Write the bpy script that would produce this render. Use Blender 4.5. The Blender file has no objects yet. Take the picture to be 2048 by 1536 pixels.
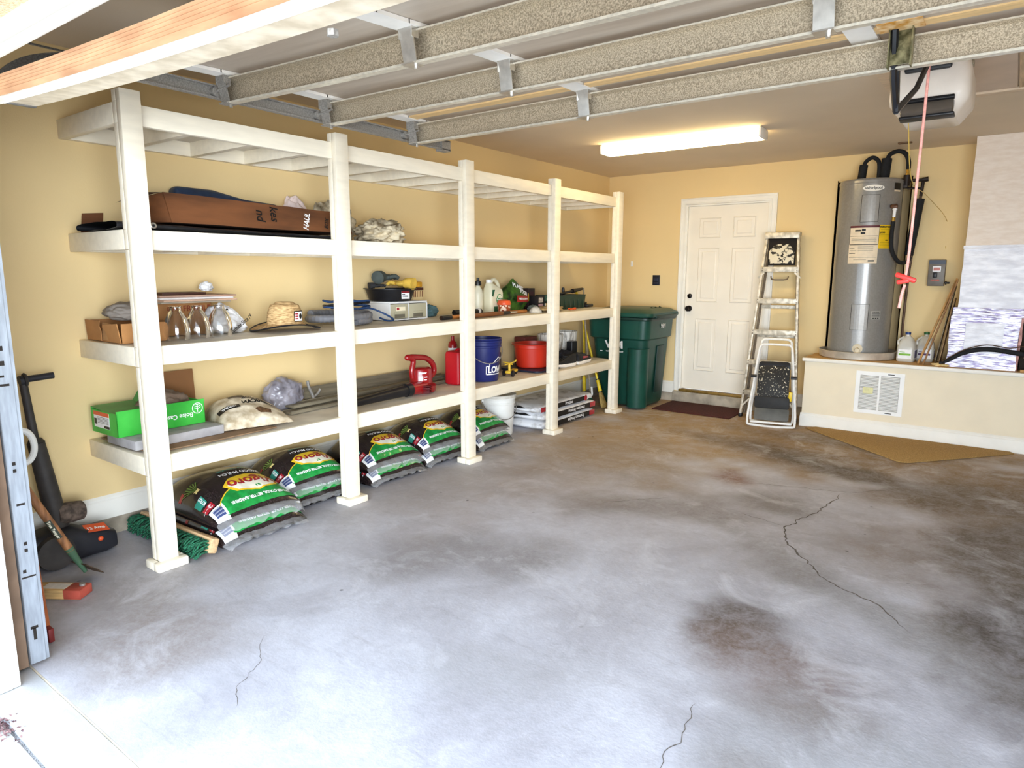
import bpy, bmesh, math, random
from mathutils import Vector as V, Matrix, Euler, noise as NZ
SC = bpy.context.scene
COL = SC.collection
RND = random.Random(11)
PI = math.pi

# ---------------------------------------------------------------- materials
def lin(h):
    h = h.lstrip('#')
    c = [int(h[i:i+2], 16)/255 for i in (0, 2, 4)]
    return tuple((x/12.92 if x <= .04045 else ((x+.055)/1.055)**2.4) for x in c)

MATS = {}
def mat(name, hx, rough=.6, metal=0., var=.08, vs=10., bump=0., bs=80., hx2=None, lo=.35, hi=.65,
        trans=0., alpha=1., emis=0., spec=.5, detail=4., stretch=None, ior=1.45, coat=0.):
    """Procedural material: principled shader, noise-driven colour variation and bump."""
    if name in MATS: return MATS[name]
    m = bpy.data.materials.new(name); m.use_nodes = True
    nt = m.node_tree; N = nt.nodes; L = nt.links
    bs_ = N['Principled BSDF']
    c = lin(hx)
    tc = N.new('ShaderNodeTexCoord')
    src = tc.outputs['Object']
    if stretch:
        mp = N.new('ShaderNodeMapping'); mp.inputs['Scale'].default_value = stretch
        L.new(src, mp.inputs[0]); src = mp.outputs[0]
    nz = N.new('ShaderNodeTexNoise'); nz.inputs['Scale'].default_value = vs; nz.inputs['Detail'].default_value = detail
    L.new(src, nz.inputs['Vector'])
    rp = N.new('ShaderNodeValToRGB')
    a = tuple(max(0, x*(1-var)) for x in c); b = lin(hx2) if hx2 else tuple(min(1, x*(1+var)) for x in c)
    rp.color_ramp.elements[0].position = lo; rp.color_ramp.elements[1].position = hi
    rp.color_ramp.elements[0].color = (*a, 1); rp.color_ramp.elements[1].color = (*b, 1)
    L.new(nz.outputs['Fac'], rp.inputs[0]); L.new(rp.outputs[0], bs_.inputs['Base Color'])
    bs_.inputs['Roughness'].default_value = rough; bs_.inputs['Metallic'].default_value = metal
    bs_.inputs['Specular IOR Level'].default_value = spec; bs_.inputs['IOR'].default_value = ior
    bs_.inputs['Transmission Weight'].default_value = trans; bs_.inputs['Alpha'].default_value = alpha
    bs_.inputs['Coat Weight'].default_value = coat
    if emis:
        bs_.inputs['Emission Color'].default_value = (*c, 1); bs_.inputs['Emission Strength'].default_value = emis
    if bump:
        n2 = N.new('ShaderNodeTexNoise'); n2.inputs['Scale'].default_value = bs; n2.inputs['Detail'].default_value = 3
        L.new(src, n2.inputs['Vector'])
        bp = N.new('ShaderNodeBump'); bp.inputs['Strength'].default_value = bump; bp.inputs['Distance'].default_value = .004
        L.new(n2.outputs['Fac'], bp.inputs['Height']); L.new(bp.outputs[0], bs_.inputs['Normal'])
    MATS[name] = m
    return m

# ---------------------------------------------------------------- mesh builder
def resample(pts, k=6, closed=False):
    P = [V(p) for p in pts]; n = len(P); out = []
    for i in range(n if closed else n-1):
        p0, p1, p2, p3 = (P[(i-1) % n] if closed or i > 0 else P[0]*2-P[1]), P[i], P[(i+1) % n], \
                         (P[(i+2) % n] if closed or i+2 < n else P[n-1]*2-P[n-2])
        for j in range(k):
            t = j/k
            out.append(.5*((2*p1)+(-p0+p2)*t+(2*p0-5*p1+4*p2-p3)*t*t+(-p0+3*p1-3*p2+p3)*t**3))
    if not closed: out.append(P[-1])
    return out

def rot(e): return Euler(e).to_matrix()

class B:
    def __init__(s): s.b = bmesh.new()
    def box(s, c, d, r=None, bev=0., seg=2):
        t = bmesh.new(); bmesh.ops.create_cube(t, size=1)
        for v in t.verts: v.co = V((v.co.x*d[0], v.co.y*d[1], v.co.z*d[2]))
        if bev: bmesh.ops.bevel(t, geom=list(t.edges), offset=min(bev, min(d)*.45), segments=seg, profile=.5, affect='EDGES')
        M = Matrix.Translation(V(c)) @ (rot(r).to_4x4() if r else Matrix())
        return s.add(t, M)
    def bx(s, x0, x1, y0, y1, z0, z1, bev=0.):
        return s.box(((x0+x1)/2, (y0+y1)/2, (z0+z1)/2), (abs(x1-x0), abs(y1-y0), abs(z1-z0)), None, bev)
    def add(s, t, M=None):
        if M is not None: bmesh.ops.transform(t, matrix=M, verts=t.verts)
        me = bpy.data.meshes.new('t'); t.to_mesh(me); t.free(); s.b.from_mesh(me); bpy.data.meshes.remove(me)
        return s
    def cyl(s, p0, p1, r0, r1=None, n=16, cap=True):
        r1 = r0 if r1 is None else r1
        p0, p1 = V(p0), V(p1); d = p1-p0
        t = bmesh.new(); bmesh.ops.create_cone(t, cap_ends=cap, segments=n, radius1=r0, radius2=r1, depth=d.length)
        M = Matrix.Translation((p0+p1)/2) @ d.to_track_quat('Z', 'Y').to_matrix().to_4x4()
        return s.add(t, M)
    def tube(s, pts, r, n=8, k=6, closed=False, smooth=True, rf=None):
        P = resample(pts, k, closed) if smooth else [V(p) for p in pts]
        m = len(P); rings = []
        up = V((0, 0, 1)); prev = None
        for i, p in enumerate(P):
            a = P[(i-1) % m] if closed or i else P[0]; b = P[(i+1) % m] if closed or i < m-1 else P[-1]
            t = (b-a).normalized() if (b-a).length > 1e-9 else V((1, 0, 0))
            if prev is None:
                x = t.cross(up if abs(t.z) < .95 else V((1, 0, 0))).normalized()
            else:
                x = (prev-t*prev.dot(t)).normalized()
            prev = x; y = t.cross(x)
            rr = rf(i/(m-1))*r if rf else r
            rings.append([s.b.verts.new(p+x*math.cos(2*PI*j/n)*rr+y*math.sin(2*PI*j/n)*rr) for j in range(n)])
        for i in range(m if closed else m-1):
            A, Bb = rings[i], rings[(i+1) % m]
            for j in range(n): s.b.faces.new((A[j], A[(j+1) % n], Bb[(j+1) % n], Bb[j]))
        if not closed:
            s.b.faces.new(rings[0][::-1]); s.b.faces.new(rings[-1])
        return s
    def lathe(s, prof, c=(0, 0, 0), n=32, ax=None, sx=1., sy=1.):
        c = V(c); rings = []
        Q = V(ax).to_track_quat('Z', 'Y').to_matrix() if ax else Matrix.Identity(3)
        for r, z in prof:
            if r < 1e-6: rings.append([s.b.verts.new(c+Q @ V((0, 0, z)))])
            else: rings.append([s.b.verts.new(c+Q @ V((r*sx*math.cos(2*PI*j/n), r*sy*math.sin(2*PI*j/n), z))) for j in range(n)])
        for A, D in zip(rings, rings[1:]):
            for j in range(n):
                k = (j+1) % n
                f = [A[j % len(A)], A[k % len(A)], D[k % len(D)], D[j % len(D)]]
                g = []
                for v in f:
                    if v not in g: g.append(v)
                if len(g) > 2:
                    try: s.b.faces.new(g)
                    except ValueError: pass
        return s
    def grid(s, f, nu, nv, cu=False, cv=False):
        g = [[s.b.verts.new(V(f(i/nu, j/nv))) for j in range(nv+(0 if cv else 1))] for i in range(nu+(0 if cu else 1))]
        for i in range(nu):
            for j in range(nv):
                a, b = g[i], g[(i+1) % len(g)]; k = (j+1) % len(a)
                s.b.faces.new((a[j], b[j], b[k], a[k]))
        return s
    def prism(s, poly, h, M=None, bev=0.):
        """poly: 2-D outline in XY, extruded 0..h along Z, then moved by M."""
        t = bmesh.new()
        lo = [t.verts.new((x, y, 0)) for x, y in poly]; hi = [t.verts.new((x, y, h)) for x, y in poly]
        t.faces.new(lo[::-1]); t.faces.new(hi); n = len(poly)
        for i in range(n): t.faces.new((lo[i], lo[(i+1) % n], hi[(i+1) % n], hi[i]))
        bmesh.ops.recalc_face_normals(t, faces=t.faces)
        if bev: bmesh.ops.bevel(t, geom=list(t.edges), offset=bev, segments=2, profile=.5, affect='EDGES')
        return s.add(t, M)
    def poly(s, pts):
        s.b.faces.new([s.b.verts.new(V((p[0], p[1], p[2] if len(p) > 2 else 0))) for p in pts]); return s
    def ball(s, c, d, n=3, jit=0., js=8., seed=0., flat=None):
        """lumpy ellipsoid with full dims d; jit = relative noise displacement"""
        t = bmesh.new(); bmesh.ops.create_icosphere(t, subdivisions=n, radius=.5)
        for v in t.verts:
            k = 1.
            if jit:
                q = v.co*js+V((seed, seed*1.7, -seed))
                k += jit*(NZ.noise(q)+.5*NZ.noise(q*2.3))
            v.co = V((v.co.x*d[0]*k, v.co.y*d[1]*k, v.co.z*d[2]*k))
            if flat is not None and v.co.z < flat: v.co.z = flat
        return s.add(t, Matrix.Translation(V(c)))
    def map(s, f):
        for v in s.b.verts: v.co = V(f(v.co))
        return s
    def cut(s, step):
        """slice a flat XY mesh on a grid so that it can follow a curved surface"""
        if not s.b.verts: return s
        for ax in (0, 1):
            vs = [v.co[ax] for v in s.b.verts]; x = math.floor(min(vs)/step)*step+step
            while x < max(vs):
                co = [0, 0, 0]; no = [0, 0, 0]; co[ax] = x; no[ax] = 1
                bmesh.ops.bisect_plane(s.b, geom=list(s.b.verts)+list(s.b.edges)+list(s.b.faces), plane_co=co, plane_no=no)
                x += step
        return s
    def join(s, o): return s.add(o.b)

def M3(o, r, u):
    """XY-plane -> plane at o with axes r (right) and u (up)"""
    o, r, u = V(o), V(r).normalized(), V(u).normalized(); n = r.cross(u)
    return Matrix(((r.x, u.x, n.x, o.x), (r.y, u.y, n.y, o.y), (r.z, u.z, n.z, o.z), (0, 0, 0, 1)))

def txt(s, size, bold=0., sx=1., spc=1., ital=0.):
    """flat lettering centred on the origin in XY"""
    cu = bpy.data.curves.new('t', 'FONT'); cu.body = s; cu.size = size; cu.align_x = 'CENTER'; cu.align_y = 'CENTER'
    cu.offset = bold; cu.resolution_u = 3; cu.space_character = spc; cu.shear = ital
    ob = bpy.data.objects.new('t', cu); COL.objects.link(ob); bpy.context.view_layer.update()
    dg = bpy.context.evaluated_depsgraph_get(); me = bpy.data.meshes.new_from_object(ob.evaluated_get(dg))
    b = B(); b.b.from_mesh(me)
    bpy.data.objects.remove(ob); bpy.data.meshes.remove(me); bpy.data.curves.remove(cu)
    for v in b.b.verts: v.co.x *= sx; v.co.z = 0
    return b

def rect(w, h, x=0, y=0): return B().poly([(x-w/2, y-h/2), (x+w/2, y-h/2), (x+w/2, y+h/2), (x-w/2, y+h/2)])

# ---------------------------------------------------------------- objects
def obj(name, b, m, parent=None, ang=35, mod=None):
    me = bpy.data.meshes.new(name)
    if b.b.faces and ang is not None: bmesh.ops.recalc_face_normals(b.b, faces=list(b.b.faces))
    b.b.to_mesh(me); b.b.free()
    ms = m if isinstance(m, (list, tuple)) else [m]
    for x in ms: me.materials.append(x)
    if ang:
        me.polygons.foreach_set('use_smooth', [True]*len(me.polygons)); me.set_sharp_from_angle(angle=math.radians(ang))
    o = bpy.data.objects.new(name, me); COL.objects.link(o)
    if parent: o.parent = parent
    return o

def tag(o, label, cat, group=None):
    o['label'] = label; o['category'] = cat
    if group: o['group'] = group
    return o

def thing(name, label, cat, loc=(0, 0, 0), rz=0., group=None):
    o = bpy.data.objects.new(name, None); COL.objects.link(o); o.empty_display_size = .05
    o.location = loc; o.rotation_euler = (0, 0, rz)
    return tag(o, label, cat, group)

def dup(root, loc, rz, label, group=None):
    r = root.copy(); COL.objects.link(r); r.location = loc; r.rotation_euler = (0, 0, rz); r['label'] = label
    if group: r['group'] = group
    for ch in list(root.children):
        c = ch.copy(); COL.objects.link(c); c.parent = r
        for g in list(ch.children):
            d = g.copy(); COL.objects.link(d); d.parent = c
    return r

def struct(name, b, m, parent=None, ang=30):
    o = obj(name, b, m, parent, ang)
    if parent is None: o['kind'] = 'structure'
    return o
def smooth01(a, b, x):
    t = max(0., min(1., (x-a)/(b-a))); return t*t*(3-2*t)
# ================================================================ camera
FPX = 1337.46
cam = bpy.data.cameras.new('camera'); co = bpy.data.objects.new('camera', cam); COL.objects.link(co)
yaw, pit, rol = .6383, .1644, .0024
F_ = V((-math.sin(yaw)*math.cos(pit), math.cos(yaw)*math.cos(pit), -math.sin(pit)))
R0 = V((math.cos(yaw), math.sin(yaw), 0)); U0 = R0.cross(F_)
R_ = R0*math.cos(rol)+U0*math.sin(rol); U_ = U0*math.cos(rol)-R0*math.sin(rol)
co.matrix_world = Matrix(((R_.x, U_.x, -F_.x, 3.795), (R_.y, U_.y, -F_.y, 0), (R_.z, U_.z, -F_.z, 1.4), (0, 0, 0, 1)))
cam.sensor_width = 36; cam.lens = FPX/2048*36; cam.clip_start = .02
SC.camera = co

# ================================================================ materials for the setting
m_wall = mat('wall_paint', '#EBCF98', .75, var=.02, vs=1.5, bump=.12, bs=140)
m_ceil = mat('ceiling_paint', '#E4D2B8', .85, var=.03, vs=2, bump=.2, bs=120)
m_trim = mat('trim_paint', '#F2EEE4', .45, var=.03, vs=6, bump=.05, bs=30)
m_shelf = mat('shelf_paint', '#F3E9D4', .5, var=.04, vs=5, bump=.08, bs=25, stretch=(6, 1, 6))
m_deck = mat('shelf_deck_paint', '#D9CFBF', .6, var=.12, vs=4, hx2='#EDE4D3', bump=.06, bs=30)
m_door = mat('door_paint', '#F3EBDC', .4, var=.02, vs=5)
m_curb = mat('curb_concrete', '#A89C8A', .9, var=.25, vs=9, bump=.4, bs=70)
m_stucco = mat('stucco', '#D9B48A', .95, var=.2, vs=120, bump=.8, bs=160, hx2='#F0D2A8')
m_dark = mat('dark_gap', '#241d18', .9)
m_blk = mat('black_plastic', '#16161a', .4, var=.2, vs=20)
m_galv = mat('galvanised_steel', '#A59680', .42, .5, var=.22, vs=240, hx2='#D2C4AC', bump=.05, bs=250, detail=2)
m_galvd = mat('dull_galvanised_steel', '#8F8B86', .5, .5, var=.12, vs=160, hx2='#A6A19A')
m_steel = mat('bright_steel', '#D5D2CC', .28, .9, var=.1, vs=30)

def concrete_floor():
    m = bpy.data.materials.new('stained_concrete'); m.use_nodes = True
    nt = m.node_tree; N = nt.nodes; L = nt.links; bs = N['Principled BSDF']
    tc = N.new('ShaderNodeTexCoord'); P = tc.outputs['Object']
    def noise(scale, det=6, rough=.6, dist=0.):
        n = N.new('ShaderNodeTexNoise'); n.inputs['Scale'].default_value = scale; n.inputs['Detail'].default_value = det
        n.inputs['Roughness'].default_value = rough; n.inputs['Distortion'].default_value = dist
        L.new(P, n.inputs['Vector']); return n.outputs['Fac']
    def ramp(f, a, b, ca, cb):
        r = N.new('ShaderNodeValToRGB'); r.color_ramp.elements[0].position = a; r.color_ramp.elements[1].position = b
        r.color_ramp.elements[0].color = (*ca, 1); r.color_ramp.elements[1].color = (*cb, 1); L.new(f, r.inputs[0]); return r.outputs[0]
    def mixc(f, a, b):
        x = N.new('ShaderNodeMix'); x.data_type = 'RGBA'
        if isinstance(f, float): x.inputs[0].default_value = f
        else: L.new(f, x.inputs[0])
        for s, q in ((6, a), (7, b)):
            if isinstance(q, tuple): x.inputs[s].default_value = (*q, 1)
            else: L.new(q, x.inputs[s])
        return x.outputs[2]
    def math_(op, a, b=None):
        x = N.new('ShaderNodeMath'); x.operation = op
        for i, q in enumerate((a, b)):
            if q is None: continue
            if isinstance(q, (int, float)): x.inputs[i].default_value = q
            else: L.new(q, x.inputs[i])
        x.use_clamp = op in ('MULTIPLY', 'ADD') ; return x.outputs[0]
    base = ramp(noise(1.6, 8, .65, .4), .32, .68, lin('#AEABB2'), lin('#D2D2DC'))
    fine = ramp(noise(26, 6, .7), .3, .7, (.80, .80, .80), (1, 1, 1))
    mul = N.new('ShaderNodeMix'); mul.data_type = 'RGBA'; mul.blend_type = 'MULTIPLY'; mul.inputs[0].default_value = .8
    L.new(base, mul.inputs[6]); L.new(fine, mul.inputs[7]); col = mul.outputs[2]
    at = N.new('ShaderNodeAttribute'); at.attribute_name = 'stain_tint'
    sp = ramp(noise(9., 7, .75, .6), .28, .58, (.55, .55, .55), (1, 1, 1))
    sp2 = ramp(noise(60., 4, .7), .35, .6, (.8, .8, .8), (1, 1, 1))
    f = math_('MULTIPLY', math_('MULTIPLY', at.outputs['Alpha'], sp), sp2)
    col = mixc(f, col, at.outputs['Color'])
    # pitting and tiny dark drips
    vo = N.new('ShaderNodeTexVoronoi'); vo.inputs['Scale'].default_value = 5.5; L.new(P, vo.inputs['Vector'])
    dots = ramp(vo.outputs['Distance'], .035, .06, (1, 1, 1), (0, 0, 0))
    col = mixc(math_('MULTIPLY', dots, ramp(noise(1.1, 2), .48, .56, (0, 0, 0), (.75, .75, .75))), col, lin('#3a332e'))
    scr = N.new('ShaderNodeTexNoise'); scr.inputs['Scale'].default_value = 7; scr.inputs['Detail'].default_value = 7; scr.inputs['Roughness'].default_value = .8
    mp = N.new('ShaderNodeMapping'); mp.inputs['Rotation'].default_value = (0, 0, .6); mp.inputs['Scale'].default_value = (.35, 2.2, 1); L.new(P, mp.inputs[0]); L.new(mp.outputs[0], scr.inputs['Vector'])
    col = mixc(ramp(scr.outputs['Fac'], .56, .72, (0, 0, 0), (.5, .5, .5)), col, lin('#8a8488'))
    col = mixc(ramp(noise(2.3, 7, .7, 1.), .54, .68, (0, 0, 0), (.4, .4, .4)), col, lin('#DEDEE6'))
    L.new(col, bs.inputs['Base Color']); bs.inputs['Roughness'].default_value = .62
    bp = N.new('ShaderNodeBump'); bp.inputs['Strength'].default_value = .25; bp.inputs['Distance'].default_value = .004
    L.new(noise(70, 5), bp.inputs['Height']); L.new(bp.outputs[0], bs.inputs['Normal'])
    return m
STAINS_TINTS = [
    (2.2, 6.6, 3.2, 1.5, 0, '#A27C3E', 1.), (2.6, 5.6, 1.9, .75, -.15, '#8C6B30', .9), (4.2, 4.6, 1.0, 1.6, 0, '#7A5E34', .85), (1.3, 5.2, 1.0, 1.3, 0, '#A88A58', .85),  # broad tan tints over the back of the floor
    (2.35, 5.45, .95, .28, -.2, '#5E4A2C', .75), (2.95, 5.15, .85, .22, -.35, '#46381F', .85), (3.75, 4.95, .8, .4, -.2, '#5E4A28', .75), (3.0, 6.1, 1.1, .3, 0, '#5b4a2e', .6),
    (3.04, 2.53, .24, .30, .35, '#4A3B30', 1.), (3.22, 2.33, .42, .28, -.5, '#77645C', .8), (2.36, 4.50, .17, .22, .3, '#7E543C', .9), (3.3, 3.6, .9, .5, .3, '#8A7F76', .55),
    (3.95, 3.9, .4, .9, .1, '#544A3E', .75), (3.98, 2.75, .26, .55, .2, '#4E423A', .85), (4.05, 3.25, .35, .35, 0, '#453d36', .8), (1.75, 2.45, .65, .3, .9, '#807A78', .7),
    (2.15, 3.65, .65, .28, .5, '#746960', .65), (1.5, 4.3, .7, .9, .4, '#93826F', .6), (2.75, 4.15, .3, .25, 0, '#6f665c', .7), (3.4, 3.05, .9, .2, -.6, '#7C7874', .6),
    (1.0, 3.2, .6, .9, 0, '#9A8D86', .55), (3.6, 1.9, .6, .4, 0, '#8a8886', .5), (1.25, 1.1, .45, .35, 0, '#85776E', .75), (.75, 1.35, .5, .45, 0, '#8a8079', .6), (2.4, 1.7, .5, .2, .5, '#A5A3A6', .5), (3.35, 1.75, .2, .12, .2, '#8a8583', .6)]

YB, ZC, XR = 6.963, 2.47, 6.7
YF = .62            # outer face of the front wall
# ---------------------------------------------------------------- floor, threshold, driveway
def floor_mesh():
    x0, x1, y0, y1 = -.02, XR, .745, YB+.15; nx, ny = 190, 180
    b = B().grid(lambda u, v: (x0+(x1-x0)*u, y0+(y1-y0)*v, 0), nx, ny)
    o = struct('floor', b, concrete_floor()); o['kind'] = 'structure'
    ca = o.data.color_attributes.new('stain_tint', 'FLOAT_COLOR', 'POINT'); vals = []
    for vtx in o.data.vertices:
        p = vtx.co; c = V(lin('#8a8078')); cov = 0.
        n1 = NZ.noise(V((p.x*3.1, p.y*3.1, 1)))*.75+NZ.noise(V((p.x*8, p.y*8, 4)))*.35
        for (cx, cy, rx, ry, an, hx, st) in STAINS_TINTS:
            dx, dy = p.x-cx, p.y-cy
            if abs(dx)+abs(dy) > 3*(rx+ry): continue
            ca_, sa = math.cos(an), math.sin(an); l = (((dx*ca_+dy*sa)/rx)**2+((dy*ca_-dx*sa)/ry)**2)**.5
            k = st*(1-smooth01(.35, 1.25, l+n1*.55))
            if k > 0: 
                c = V(lin(hx)) if cov == 0 else c.lerp(V(lin(hx)), k/(k+cov*(1-k)))
                cov = cov+k*(1-cov)
        vals += [c.x, c.y, c.z, cov]
    ca.data.foreach_set('color', vals)
floor_mesh()
struct('floor_slab', B().bx(-.02, XR, .745, YB+.15, -.12, -.002), m_curb)
m_apron = mat('apron_concrete', '#C9C9CC', .8, var=.08, vs=7, bump=.2, bs=90)
struct('threshold_slab', B().bx(-.3, XR+.4, .590, .745, -.14, -.012, .004), m_apron)
struct('driveway', B().bx(-9, 14, -14, .578, -.16, -.02), mat('driveway_concrete', '#C4C2BE', .85, var=.06, vs=4, bump=.2, bs=80))
struct('expansion_joint', B().bx(-.3, XR+.4, .578, .590, -.15, -.03), mat('joint_grit', '#5b5556', .95, var=.7, vs=300, bump=.6, bs=300, hx2='#c9c6c6'))
def crack(pts, w):
    b = B(); P = []
    for a, c in zip(pts, pts[1:]):
        n = max(3, int((V(c)-V(a)).length/.02))
        for i in range(n): P.append(V(a).lerp(V(c), i/n))
    P.append(V(pts[-1])); N = len(P); Lf, Rt = [], []
    for i, p in enumerate(P):
        t = (P[min(i+1, N-1)]-P[max(i-1, 0)]).normalized(); q = V((-t.y, t.x))
        j = q*(NZ.noise(V((p.x*11, p.y*11, 3)))*.03+NZ.noise(V((p.x*45, p.y*45, 9)))*.012)
        ww = w*(.35+.9*abs(NZ.noise(V((p.x*25, p.y*25, 5)))))*(1-abs(2*i/(N-1)-1)**6)
        Lf.append(b.b.verts.new((*(p+j+q*ww), .0008))); Rt.append(b.b.verts.new((*(p+j-q*ww), .0008)))
    for i in range(N-1): b.b.faces.new((Lf[i], Rt[i], Rt[i+1], Lf[i+1]))
    return b
m_crack = mat('floor_crack', '#6a625a', .95, var=.3, vs=40)
fl = bpy.data.objects['floor']
for pts, w in (([(3.05, 4.64), (2.994, 4.19), (2.91, 3.8), (2.95, 3.58), (3.064, 3.43), (3.23, 3.2), (3.43, 3.11), (3.62, 2.9)], .007),
               ([(2.46, 4.46), (2.79, 4.57), (3.05, 4.64), (3.28, 4.87)], .004), ([(3.104, 1.98), (3.112, 1.83), (3.099, 1.7), (3.14, 1.6)], .003),
               ([(1.578, 1.37), (1.715, 1.26), (1.769, 1.146), (1.891, 1.036)], .0018), ([(1.87, 3.5), (2.18, 3.86)], .003),
               ([(2.9, 3.79), (2.6, 3.85)], .003)):
    obj('crack', crack(pts, w), m_crack, fl, None)

# ---------------------------------------------------------------- walls and ceiling
CB = .095   # top of the concrete stem wall under the plaster
struct('wall_left', B().bx(-.15, 0, YF+.05, YB+.15, CB, ZC), m_wall)
b = B(); DX0, DX1, DZ0, DZ1 = .945, 1.788, .125, 2.105
b.bx(0, DX0, YB, YB+.12, CB, ZC); b.bx(DX1, 2.40, YB, YB+.12, CB, ZC); b.bx(2.985, XR, YB, YB+.12, CB, ZC); b.bx(2.40, 2.985, YB, YB+.12, CB, .60); b.bx(2.40, 2.985, YB, YB+.12, 2.235, ZC); b.bx(2.40, 2.985, YB+.28, YB+.32, .55, 2.26)
b.bx(DX0, DX1, YB, YB+.12, DZ1, ZC); b.bx(2.38, 3.0, YB+.10, YB+.34, 2.236, 2.28); b.bx(2.39, 2.40, YB, YB+.3, .55, 2.25); b.bx(2.985, 2.995, YB, YB+.3, .55, 2.25)
struct('wall_back', b, m_wall)
struct('wall_right', B().bx(XR, XR+.15, YF+.05, YB+.15, 0, ZC), m_wall)
struct('ceiling', B().bx(-.15, XR+.15, YF+.05, YB+.15, ZC, ZC+.1), m_ceil)
b = B().bx(-.012, .006, YF+.1, YB+.02, 0, CB); b.bx(0, .872, YB-.006, YB+.1, 0, CB); b.bx(1.86, 2.4, YB-.006, YB+.1, 0, CB)
struct('trim_stem_wall', b, m_curb)
OX0, OX1, OZ = 1.18, 5.62, 1.955
b = B(); b.bx(-.15, OX0-.09, YF+.05, YF+.118, 0, ZC+.3); b.bx(OX1+.09, XR+.15, YF+.05, YF+.118, 0, ZC+.3); b.bx(OX0-.09, OX1+.09, YF+.05, YF+.12, OZ+.115, ZC+.3)
struct('wall_front', b, mat('framing_plaster', '#7d6552', .9, var=.15, vs=8))
b = B(); b.bx(-2.5, OX0-.1, YF-.03, YF+.045, -.02, 3.4); b.bx(OX1+.1, 9.5, YF-.03, YF+.045, -.02, 3.4); b.bx(OX0-.1, OX1+.1, YF-.2, YF-.012, OZ+.004, 3.4)
struct('wall_exterior', b, m_stucco)
# white trim around the opening
b = B(); b.bx(OX0-.13, OX0, YF-.05, YF+.065, -.01, OZ, .004); b.bx(OX0-.1, OX0+.005, YF-.02, YF+.04, -.008, OZ, .003)
struct('trim_1', b, m_trim)
b = B(); b.bx(OX0-.13, OX1+.13, YF-.011, YF+.045, OZ-.002, OZ+.11, .006); b.bx(OX0-.13, OX1+.13, YF+.046, YF+.092, OZ+.002, OZ+.11, .010)
struct('trim_2', b, m_trim)
struct('trim_3', B().bx(OX1, OX1+.13, YF-.05, YF+.065, -.01, OZ, .004), m_trim)
def baseboard(name, a, c, n, h=.125, z=CB):
    """moulded board running from a to c, n = outward normal"""
    a, c, n = V(a), V(c), V(n)
    prof = [(0, 0), (.016, 0), (.016, .083), (.013, .09), (.013, .098), (.009, .104), (.009, .112), (.004, .12), (0, h)]
    b = B(); t = bmesh.new(); rows = []
    for p in (a, c): rows.append([t.verts.new(p+n*q+V((0, 0, z+r))) for q, r in prof])
    k = len(prof)
    for i in range(k): t.faces.new((rows[0][i], rows[0][(i+1) % k], rows[1][(i+1) % k], rows[1][i]))
    t.faces.new(rows[0]); t.faces.new(rows[1][::-1])
    b.add(t); return struct(name, b, m_trim)
baseboard('baseboard_left', (0, YF+.13, 0), (0, YB, 0), (1, 0, 0))
baseboard('baseboard_back', (0, YB, 0), (.872, YB, 0), (0, -1, 0))
baseboard('baseboard_back_right', (1.863, YB, 0), (2.31, YB, 0), (0, -1, 0))

# ---------------------------------------------------------------- door 1 to the house
d = B().bx(.952, 1.781, YB+.02, YB+.06, .155, 2.095)
dm = struct('door_1', d, m_door)
def raised(x0, x1, z0, z1, y):
    b = B()
    def ring(i, dy): return [(x0+i, y+dy, z0+i), (x1-i, y+dy, z0+i), (x1-i, y+dy, z1-i), (x0+i, y+dy, z1-i)]
    rs = [ring(0, -.001), ring(.008, -.007), ring(.016, .004), ring(.03, .004), ring(.045, -.005)]
    vs = [[b.b.verts.new(p) for p in r] for r in rs]
    for A, D in zip(vs, vs[1:]):
        for i in range(4): b.b.faces.new((A[i], A[(i+1) % 4], D[(i+1) % 4], D[i]))
    b.b.faces.new(vs[-1]); return b
for x0, x1 in ((1.075, 1.305), (1.43, 1.66)):
    for z0, z1 in ((1.765, 1.975), (1.10, 1.665), (.36, .925)):
        obj('door_panel', raised(x0, x1, z0, z1, YB+.02), m_door, dm, 20)
m_bronze = mat('oil_rubbed_bronze', '#1d1612', .35, .6)
for z, r in ((1.161, .026), (1.027, .031)):
    b = B().lathe([(0, -.002), (r, 0), (r, .008), (r*.45, .012), (r*.4, .03), (r*.8, .036), (r*.95, .05), (r*.7, .062), (0, .066)] if z < 1.1 else
                  [(0, -.002), (r, 0), (r*.95, .012), (r*.6, .018), (0, .02)], (1.0, YB+.02, z), 20, (0, -1, 0))
    obj('door_knob' if z < 1.1 else 'deadbolt', b, m_bronze, dm)
# casing
b = B()
for x0, x1, s in ((.872, .94, 1), (1.795, 1.863, -1)):
    b.bx(x0, x1, YB-.012, YB+.002, CB+.03, 2.18); b.bx(x0+(.0 if s > 0 else .05), x1-(.05 if s > 0 else 0), YB-.02, YB, CB+.03, 2.18, .004)
    b.bx(x0+(.048 if s > 0 else .005), x1-(.005 if s > 0 else .048), YB-.018, YB, CB+.03, 2.12, .003)
b.bx(.873, 1.862, YB-.013, YB+.001, 2.121, 2.179); b.bx(.8725, 1.8625, YB-.021, YB-.001, 2.16, 2.1805, .004); b.bx(.921, 1.814, YB-.019, YB-.001, 2.113, 2.129, .003)
b.bx(.934, .951, YB-.005, YB+.09, .14, 2.0955); b.bx(1.782, 1.80, YB-.005, YB+.09, .14, 2.0955); b.bx(.934, 1.80, YB-.005, YB+.09, 2.096, 2.112)
struct('trim_4', b, m_trim)
struct('step', B().bx(.868, 1.87, YB-.035, YB+.12, 0, .118, .006), m_curb)
struct('threshold', B().bx(.934, 1.80, YB-.03, YB+.09, .118, .148, .006), mat('brass_threshold', '#8d6f35', .45, .4, var=.3, vs=25))

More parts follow.
